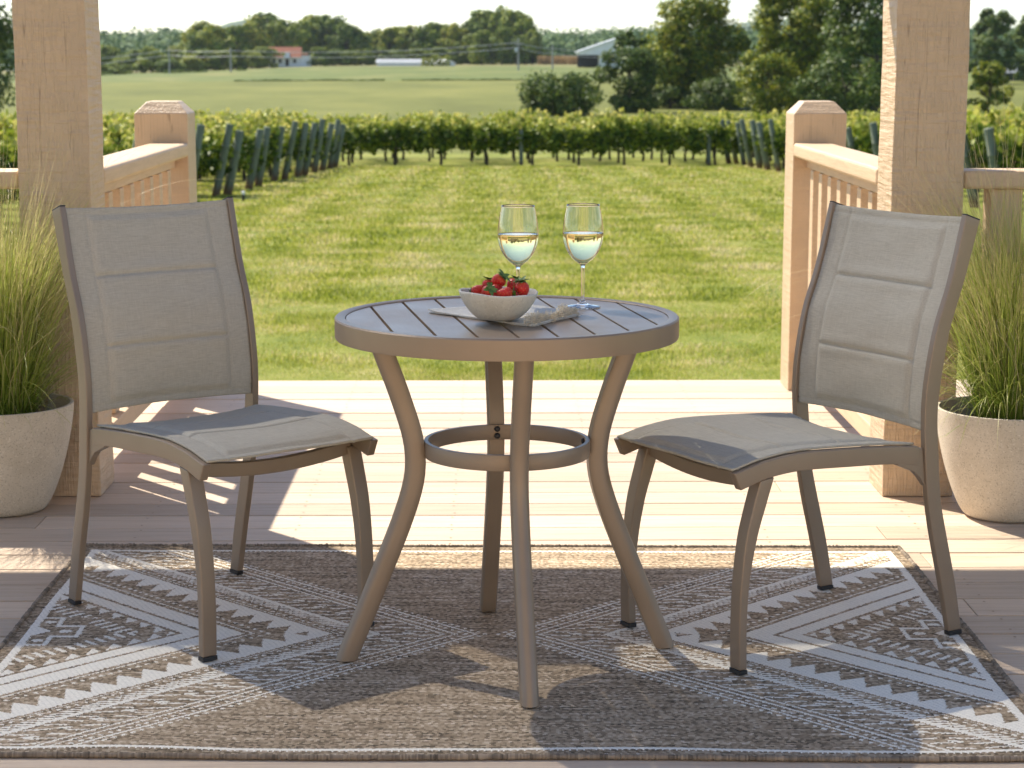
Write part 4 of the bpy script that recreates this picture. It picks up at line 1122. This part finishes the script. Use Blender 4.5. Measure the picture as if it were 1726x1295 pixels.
# folded napkin
def napkin():
    A, B, C_, D_ = [np.array(p) for p in ((-.165, .070), (.048, -.155), (.150, .020), (.045, .165))]
    nu, nv = 60, 40
    u = np.linspace(0, 1, nu)[None, :, None]; v = np.linspace(0, 1, nv)[:, None, None]
    P = (A*(1-u)+B*u)*(1-v)+(D_*(1-u)+C_*u)*v       # A-B front-left edge, D-C back
    P = np.broadcast_to(P, (nv, nu, 2)).copy()
    U = np.broadcast_to(u[..., 0], (nv, nu)); Vv = np.broadcast_to(v[..., 0], (nv, nu))
    root = None
    M_nap = nmat('napkin_linen'); m, nt, out = M_nap
    tc = nt.nodes.new('ShaderNodeTexCoord').outputs['Object']
    c = ramp(nt, noise(nt, tc, 120, 4, .7), [(.3, (.58, .545, .48)), (.7, (.70, .665, .60))])
    pbsdf(nt, out, c, .9, bump(nt, noise(nt, tc, 500, 3), .4, .001), 0, .1)
    root = tag(empty('napkin', (0, 0, ST)), 'folded grey-beige linen napkin with frayed edge under the strawberry bowl', 'napkin')
    for k, (z0, sc, off) in enumerate(((.0016, .99, (0, .001)), (.0042, 1.0, (0, 0)))):
        c0 = P.reshape(-1, 2).mean(0); Q = (P-c0)*sc+c0+np.array(off)
        z = z0+.0012*np.sin(Q[..., 0]*38+k)*np.sin(Q[..., 1]*30+1)+.0025*smooth(Vv, .6, 1)*np.abs(np.sin(Q[..., 0]*24))+.0035*np.exp(-((U)/.05)**2)*(k > 0)
        z = np.maximum(z, .0012+k*.0026)
        Pg = np.concatenate([Q, z[..., None]], -1); Nn = np.zeros_like(Pg); Nn[..., 2] = 1
        o = link('cloth', slab_mesh('cloth', (Pg, Nn), .0022, m), root)
    # frayed edge: many short threads along B-C
    g = np.random.default_rng(4); n = 3400
    t = g.uniform(0, 1, n); base = B[None]*(1-t[:, None])+C_[None]*t[:, None]
    e = (C_-B)/np.linalg.norm(C_-B); nn = np.array([e[1], -e[0]])
    puff = .009+.005*np.sin(t*19)+.004*np.sin(t*47)
    az = g.uniform(0, 2*math.pi, n); rad = puff*np.sqrt(g.uniform(0, 1, n))
    cen = base+nn[None]*(-.010+.004*np.sin(t*13))[:, None]
    Pc = np.stack([cen[:, 0]+nn[0]*rad*np.cos(az), cen[:, 1]+nn[1]*rad*np.cos(az), np.maximum(.0012, .011+.004*np.sin(t*11)+rad*np.sin(az)*.9)], 1)
    dr = g.normal(0, 1, (n, 3))*.8+np.stack([nn[0]+0*t, nn[1]+0*t, .1+0*t], 1)*.9; dr /= np.linalg.norm(dr, axis=1)[:, None]
    L = g.uniform(.004, .010, n)[:, None]; wv = np.cross(dr, g.normal(0, 1, (n, 3))); wv /= np.linalg.norm(wv, axis=1)[:, None]; wv *= .0006
    E_ = Pc+dr*L; E_[:, 2] = np.maximum(E_[:, 2], .0012)
    V = np.stack([Pc-wv, Pc+wv, E_+wv*.6, E_-wv*.6], 1).reshape(-1, 3)
    link('fringe', np_mesh('fringe', V, np.arange(n*4).reshape(-1, 4), simple('frayed_linen', (.78, .70, .56), .9, nscale=60, namt=.25)), root)
napkin()
NZ = ST+.0085
# stone bowl
bl_ = tag(empty('stone_bowl', (-.018, -.088, NZ), 0), 'small pale stone bowl of strawberries on the napkin', 'bowl')
bp = [(0, 0), (.032, 0), (.041, .002), (.055, .0125), (.0675, .028), (.0760, .043), (.0795, .0535), (.0800, .0555), (.0785, .057), (.0762, .0555), (.071, .043), (.063, .029), (.049, .016), (.030, .0085), (0, .006)]
bm = lathe_bm([tuple(p) for p in catmull(bp, 60)], 90)
for v in bm.verts:
    a = math.atan2(v.co.y, v.co.x); v.co.z += (v.co.z/.057)*(.0014*math.sin(2*a+.6)+.0009*math.sin(5*a)) - .0022*(v.co.x/.08)*(v.co.z/.057); v.co.x *= 1+.01*math.sin(3*a)
from_bm('bowl_body', bm, M_bowl, bl_, smooth=True)
# strawberries
def straw_mat():
    m, nt, out = nmat('strawberry_skin')
    tc = nt.nodes.new('ShaderNodeTexCoord').outputs['Object']
    sp = nt.nodes.new('ShaderNodeSeparateXYZ'); nt.links.new(tc, sp.inputs[0])
    c = ramp(nt, noise(nt, tc, 60, 3), [(.3, (.40, .008, .010)), (.7, (.60, .022, .018))])
    zf = ramp(nt, math_(nt, 'DIVIDE', sp.outputs['Z'], .03), [(.25, (0,0,0)), (.55, (.7,.7,.7))])
    c = mixc(nt, zf, c, (.72, .16, .07))
    p = pbsdf(nt, out, c, .38, None, 0, .4); p.inputs['Subsurface Weight'].default_value = .08; p.inputs['Subsurface Radius'].default_value = (.004, .001, .001)
    return m
M_straw_s = straw_mat(); M_seed = simple('strawberry_seeds', (.62, .42, .10), .5); M_cal = simple('strawberry_calyx', (.10, .19, .03), .5, nscale=80, namt=.5)
def straw_meshes(seed):
    g = random.Random(seed); L, Wd = .034, .0145
    n = 90; seeds = []
    for i in range(n):
        t = (i+.5)/n; a = i*2.39996; seeds.append((t, a))
    def rad(t): return Wd*(math.sin(math.pi*min(1, t*.92+.04))**.62)*(.55+.62*t if t < .75 else 1.015-.25*(t-.75))
    bm = bmesh.new(); nr, ns = 44, 56; rings = []
    for i in range(nr+1):
        t = i/nr
        if i in (0, nr): rings.append([bm.verts.new((0, 0, -L/2+t*L-(.002 if i == nr else 0)))]); continue
        ring = []
        for k in range(ns):
            a = 2*math.pi*k/ns; r = rad(t)*(1+.05*math.sin(2*a+seed)+.03*math.sin(3*a))
            z = -L/2+t*L-(.002*smooth(t, .9, 1))
            dm = 0
            for (st, sa) in seeds:
                if abs(st-t) < .06:
                    da = (a-sa+math.pi) % (2*math.pi)-math.pi; d = math.hypot(da*rad(t), (st-t)*L)
                    if d < .003: dm = max(dm, 1-(d/.0022)**2)
            r -= .0007*max(0, dm)
            ring.append(bm.verts.new((r*math.cos(a), r*math.sin(a), z)))
        rings.append(ring)
    for a_, b_ in zip(rings, rings[1:]):
        for k in range(ns):
            j = (k+1) % ns
            if len(a_) == 1: bm.faces.new((a_[0], b_[j], b_[k]))
            elif len(b_) == 1: bm.faces.new((a_[k], a_[j], b_[0]))
            else: bm.faces.new((a_[k], a_[j], b_[j], b_[k]))
    body = bpy.data.meshes.new('berry'); bm.to_mesh(body); bm.free(); body.materials.append(M_straw_s); body.polygons.foreach_set('use_smooth', np.ones(len(body.polygons), dtype=bool))
    bm = bmesh.new()
    for st, sa in seeds:
        if st < .05 or st > .95: continue
        r = rad(st)*(1+.05*math.sin(2*sa+seed)+.03*math.sin(3*sa))-.0003; c = Vector((r*math.cos(sa), r*math.sin(sa), -L/2+st*L))
        n_ = Vector((math.cos(sa), math.sin(sa), 0)); t_ = Vector((-math.sin(sa), math.cos(sa), 0)); z_ = Vector((0, 0, 1))
        vs = [bm.verts.new(c+p) for p in (z_*.0009, t_*.0005, -z_*.0009, -t_*.0005, n_*.0004)]
        for i in range(4): bm.faces.new((vs[i], vs[(i+1) % 4], vs[4]))
    sd = bpy.data.meshes.new('seeds'); bm.to_mesh(sd); bm.free(); sd.materials.append(M_seed)
    bm = bmesh.new()
    for i in range(13):
        a = i*2*math.pi/13*1.0+g.uniform(-.2, .2); l = g.uniform(.010, .0165); cu = g.uniform(-.3, 1.5); w = g.uniform(.0022, .0036)
        dir_ = Vector((math.cos(a), math.sin(a), 0)); sd_ = Vector((-math.sin(a), math.cos(a), 0)); prev = None
        p = Vector((0, 0, L/2-.0015+.0004*i/13)); th = g.uniform(.2, .8)
        for q in range(6):
            t = q/5; ww = w*math.sin(math.pi*(.18+.82*t))+.0001
            a1, a2, a3 = bm.verts.new(p-sd_*ww), bm.verts.new(p-Vector((0,0,1))*ww*.3), bm.verts.new(p+sd_*ww)
            if prev: bm.faces.new((prev[0], prev[1], a2, a1)); bm.faces.new((prev[1], prev[2], a3, a2))
            prev = (a1, a2, a3)
            th2 = th-cu*t; p = p+(dir_*math.cos(th2)+Vector((0, 0, 1))*math.sin(th2))*l/5
    cal = bpy.data.meshes.new('calyx'); bm.to_mesh(cal); bm.free(); cal.materials.append(M_cal)
    return body, sd, cal
SMs = [straw_meshes(i+1) for i in range(3)]
def pxt(u, v, y):
    """point of image position (u,v) on the plane y (photo calibration)"""
    P_ = R(9.4); yaw = R(-.58)
    Fw = np.array([-math.sin(yaw)*math.cos(P_), math.cos(yaw)*math.cos(P_), -math.sin(P_)]); Rt = np.array([math.cos(yaw), math.sin(yaw), 0]); Up = np.cross(Rt, Fw)
    d = Fw+Rt*(u-863)/3370-Up*(v-647.5)/3370; t = (y-CAMP[1])/d[1]; return np.array(CAMP)+d*t
berries = [  # u, v, y, axis of the calyx end (x,y,z), size, label
    (806, 489, -.095, (-.5, .3, -.4), .86, 'strawberry lying at the left rim of the bowl with no leaves showing'),
    (822, 482, -.066, (.1, .3, .95), .80, 'small strawberry leaves up behind the left side of the pile'),
    (839, 475, -.082, (.62, -.35, .68), 1.02, 'topmost strawberry with dark leaf crown turned to the right'),
    (821, 492, -.128, (.45, -.75, .45), .86, 'front strawberry with its green leaf crown facing forward, left of the plain one'),
    (851, 494, -.130, (.95, .15, -.05), .92, 'plain red strawberry lying sideways at the front middle of the bowl'),
    (881, 489, -.112, (-.12, -.05, .98), 1.05, 'plump strawberry with upright leaves at the right rim of the bowl'),
    (864, 481, -.072, (.4, .5, .5), .90, 'strawberry at the back right behind the plump one'),
    (837, 491, -.100, (-.2, .6, .3), .95, 'strawberry wedged in the middle of the pile under the topmost one'),
    (866, 496, -.082, (.1, .9, .2), .92, 'strawberry low in the pile between the plain one and the plump one'),
]
for i, (u, v, y, ax, sc, lab) in enumerate(berries):
    p = pxt(u, v, y); b, s_, c_ = SMs[i % 3]
    t = empty('strawberry', p); t.rotation_mode = 'QUATERNION'; t.rotation_quaternion = Vector(ax).to_track_quat('Z', 'Y'); t.scale = (sc*1.06,)*3
    tag(t, lab, 'strawberry', 'strawberries piled in the stone bowl')
    bb = link('berry', b, t); link('seeds', s_, bb)
    k_ = link('calyx', c_, t); k_.scale = (1.3, 1.3, 1.0)

# wine glasses
def glass_mat():
    m, nt, out = nmat('clear_glass'); p = pbsdf(nt, out, (1, 1, 1), 0.0, None, 0, .5); p.inputs['Transmission Weight'].default_value = 1; p.inputs['IOR'].default_value = 1.5; return m
def wine_mat():
    m, nt, out = nmat('white_wine'); p = pbsdf(nt, out, (1, .89, .48), 0.0, None, 0, .5); p.inputs['Transmission Weight'].default_value = 1; p.inputs['IOR'].default_value = 1.34; return m
MG, MW = glass_mat(), wine_mat()
out_p = [(.0365, 0), (.0385, .0010), (.0383, .0022), (.030, .0038), (.016, .0062), (.0075, .0105), (.0042, .018), (.0037, .035), (.0036, .060), (.0039, .080), (.0055, .0905), (.0120, .0965), (.0220, .1045), (.0330, .1190), (.0405, .1370), (.0434, .1550), (.0430, .1700), (.0405, .1900), (.0370, .2090), (.0348, .2200)]
in_p = [(.0342, .2200), (.0363, .2090), (.0397, .1900), (.0422, .1700), (.0426, .1550), (.0397, .1370), (.0321, .1195), (.0212, .1060), (.0110, .0990), (0, .0965)]
def wine_glass(x, y, label):
    root = tag(empty('wine_glass', (x, y, ST+.0003)), label, 'wine glass', 'stemmed wine glasses on the table')
    o = [tuple(p) for p in catmull(out_p, 90)]; i_ = [tuple(p) for p in catmull(in_p, 60)]
    i_[-1] = (0, i_[-1][1])
    bm = lathe_bm([(0, .0012), (.030, .0008)]+o+i_, 72)
    from_bm('glass', bm, MG, root, smooth=True)
    ip = catmull(in_p[::-1], 80); lvl = .1590
    w = [(max(0, p[0]+.00012) if p[0] > .0005 else 0, p[1]-.00012) for p in ip if p[1] < lvl-.0006]
    rI = np.interp(lvl, [p[1] for p in ip], [p[0] for p in ip])
    w += [(rI+.00012, lvl+.0007), (rI-.0012, lvl), (rI*.5, lvl), (0, lvl)]
    from_bm('wine', lathe_bm(w, 72), MW, root, smooth=True)
wine_glass(.163, .160, 'glass of white wine standing clear at the right of the bowl')
wine_glass(.0245, .133, 'glass of white wine whose foot is hidden behind the strawberry bowl')

# ------------------------------------------------------------------ potted ornamental grasses
POTP = [(0, 0), (.095, 0), (.108, .003), (.120, .014), (.139, .050), (.158, .100), (.177, .165), (.190, .225), (.1975, .275), (.200, .300), (.1995, .303), (.190, .303), (.1885, .298), (.186, .27), (.180, .24)]
def pot(x, y, label):
    t = tag(empty('planter_pot', (x, y, 0)), label, 'plant pot')
    P = catmull(POTP[1:11], 40); prof = [(0, .0012), (.09, .0012)]+[tuple((a, max(b, .0012))) for a, b in P]+[(.1995, .3035), (.1965, .3045), (.190, .3035), (.1885, .298), (.186, .27), (.182, .245), (.182, .23), (0, .23)]
    o = from_bm('pot_body', lathe_bm(prof, 96), M_pot, t, smooth=True); o.modifiers.new('e', 'EDGE_SPLIT').split_angle = R(50)
    bm = lathe_bm([(0, .262), (.06, .263), (.12, .258), (.181, .250), (.181, .236), (0, .236)], 40)
    for v in bm.verts: v.co.z += .004*math.sin(v.co.x*80)*math.cos(v.co.y*70) if v.co.z > .24 else 0
    from_bm('soil', bm, M_soil, t)
pot(-1.402, 1.425, 'speckled stone pot behind the left chair beside the left porch post')
pot(1.395, 1.330, 'speckled stone pot behind the right chair beside the right porch post')
def grass_plant(x, y, label, seed, bias):
    root = tag(empty('ornamental_grass', (x, y, .26)), label, 'ornamental grass')
    g = np.random.default_rng(seed)
    def strands(n, l0, l1, th_s, k0, k1, w0, mat, name, seg=11, rad=.085, wob=.0, minth=0.):
        L = g.uniform(l0, l1, n); az = g.uniform(0, 2*math.pi, n); th = minth+np.abs(g.normal(0, th_s, n)); kap = g.uniform(k0, k1, n)
        r0 = rad*np.sqrt(g.uniform(0, 1, n)); a0 = g.uniform(0, 2*math.pi, n)
        ox, oy = r0*np.cos(a0), r0*np.sin(a0)
        # lean follows where the blade stands in the clump
        az = np.where(g.random(n) < .7, a0+g.normal(0, .6, n), az)
        pts = np.zeros((n, seg+1, 3)); pts[:, 0] = np.stack([ox, oy, 0*ox], 1)
        tw = g.normal(0, .25, n)
        for s in range(seg):
            t = (s+.5)/seg; a = th+kap*t**1.6; azs = az+tw*t+wob*np.sin(t*9+L*50)
            step = np.stack([np.sin(a)*np.cos(azs), np.sin(a)*np.sin(azs), np.cos(a)], 1)*(L/seg)[:, None]
            pts[:, s+1] = pts[:, s]+step
        pts[:, :, 0] += bias*smooth(pts[:, :, 2], .2, .8)*.08
        pts[:, :, 2] = np.maximum(pts[:, :, 2], .0)
        side = np.stack([-np.sin(az+g.normal(0, .8, n)), np.cos(az), g.normal(0, .3, n)], 1); side /= np.linalg.norm(side, axis=1)[:, None]
        tt = np.linspace(0, 1, seg+1); w = w0*(1-.85*tt**1.5)
        A = pts-side[:, None]*w[None, :, None]*.5; B = pts+side[:, None]*w[None, :, None]*.5
        V = np.stack([A, B], 2).reshape(-1, 3)
        b = (np.arange(n)*(seg+1)*2)[:, None]+(np.arange(seg)*2)[None, :]; b = b.ravel()
        me = np_mesh(name, V, np.stack([b, b+1, b+3, b+2], 1), mat)
        at = me.attributes.new('t', 'FLOAT', 'POINT'); at.data.foreach_set('value', np.tile(np.repeat(tt, 2), n).astype(np.float32))
        return link(name, me, root)
    strands(2300, .30, .70, .17, .05, .85, .0028, M_orn, 'blades')
    strands(520, .22, .55, .34, .9, 2.6, .0022, M_orn, 'arching_blades', minth=.2)
    strands(480, .55, .98, .17, .2, 1.5, .0016, M_straw, 'seed_stems', 16, wob=.25)
    strands(130, .70, 1.08, .28, 1.2, 2.8, .0016, M_straw, 'drooping_stems', 20, wob=.3, minth=.1)
grass_plant(-1.402, 1.425, 'tall feathery green grass in the pot behind the left chair', 71, .3)
grass_plant(1.395, 1.330, 'tall feathery green grass in the pot behind the right chair', 72, -.3)

# ------------------------------------------------------------------ haze
HAZE = .00005
if HAZE:
    bm = bmesh.new(); add_box(bm, -1700, 1700, -60, 3700, -30, 130)
    m, nt, out = nmat('haze_air'); vol = nt.nodes.new('ShaderNodeVolumePrincipled')
    vol.inputs['Color'].default_value = (.80, .92, 1, 1); vol.inputs['Density'].default_value = HAZE; vol.inputs['Anisotropy'].default_value = .3
    nt.links.new(vol.outputs[0], out.inputs['Volume'])
    o = from_bm('haze', bm, m); tag(o, kind='stuff'); o['label'] = 'thin pale haze over the fields'

# ------------------------------------------------------------------ light, sky, camera
EL = 48.5; AZ = -49.5      # light travels towards azimuth AZ (degrees from +x), sun stands opposite
sun = bpy.data.lights.new('sun', 'SUN'); sun.energy = 5.0; sun.angle = R(.53); sun.color = (1, .925, .79)
so = bpy.data.objects.new('sun', sun); COL.objects.link(so)
dv = Vector((math.cos(R(AZ))*math.cos(R(EL)), math.sin(R(AZ))*math.cos(R(EL)), -math.sin(R(EL))))
so.rotation_euler = dv.to_track_quat('-Z', 'Y').to_euler(); so.location = (-8, 8, 12)
w = bpy.data.worlds.new('World'); S.world = w; w.use_nodes = True; nt = w.node_tree; nt.nodes.clear()
sky = nt.nodes.new('ShaderNodeTexSky'); sky.sky_type = 'NISHITA'; sky.sun_disc = False; sky.sun_elevation = R(EL)
# sun_rotation is clockwise from +Y; the sun stands at -dv
sky.sun_rotation = math.atan2(-dv.x, -dv.y); sky.air_density = .85; sky.dust_density = .5; sky.ozone_density = 2.0; sky.altitude = 100
bg = nt.nodes.new('ShaderNodeBackground'); bg.inputs[1].default_value = .115
wo = nt.nodes.new('ShaderNodeOutputWorld'); nt.links.new(mixc(nt, 1.0, sky.outputs[0], (.97, .98, .98), 'MULTIPLY'), bg.inputs[0]); nt.links.new(bg.outputs[0], wo.inputs[0])

cam = bpy.data.cameras.new('camera'); cam.sensor_width = 36; cam.lens = 3370/1726*36; cam.clip_end = 9000; cam.clip_start = .05
co = bpy.data.objects.new('camera', cam); COL.objects.link(co); co.location = CAMP; co.rotation_euler = (R(90-9.4), 0, R(-.58))
cam.dof.use_dof = True; cam.dof.focus_distance = 4.12; cam.dof.aperture_fstop = 10
S.camera = co
S.view_settings.view_transform = 'Standard'; S.view_settings.look = 'None'; S.view_settings.gamma = 1; S.view_settings.exposure = .93
S.view_settings.use_curve_mapping = False
S.cycles.use_denoising = True
S.cycles.max_bounces = 10; S.cycles.diffuse_bounces = 5; S.cycles.transmission_bounces = 10; S.cycles.transparent_max_bounces = 8; S.cycles.volume_bounces = 0
S.cycles.sample_clamp_indirect = 8
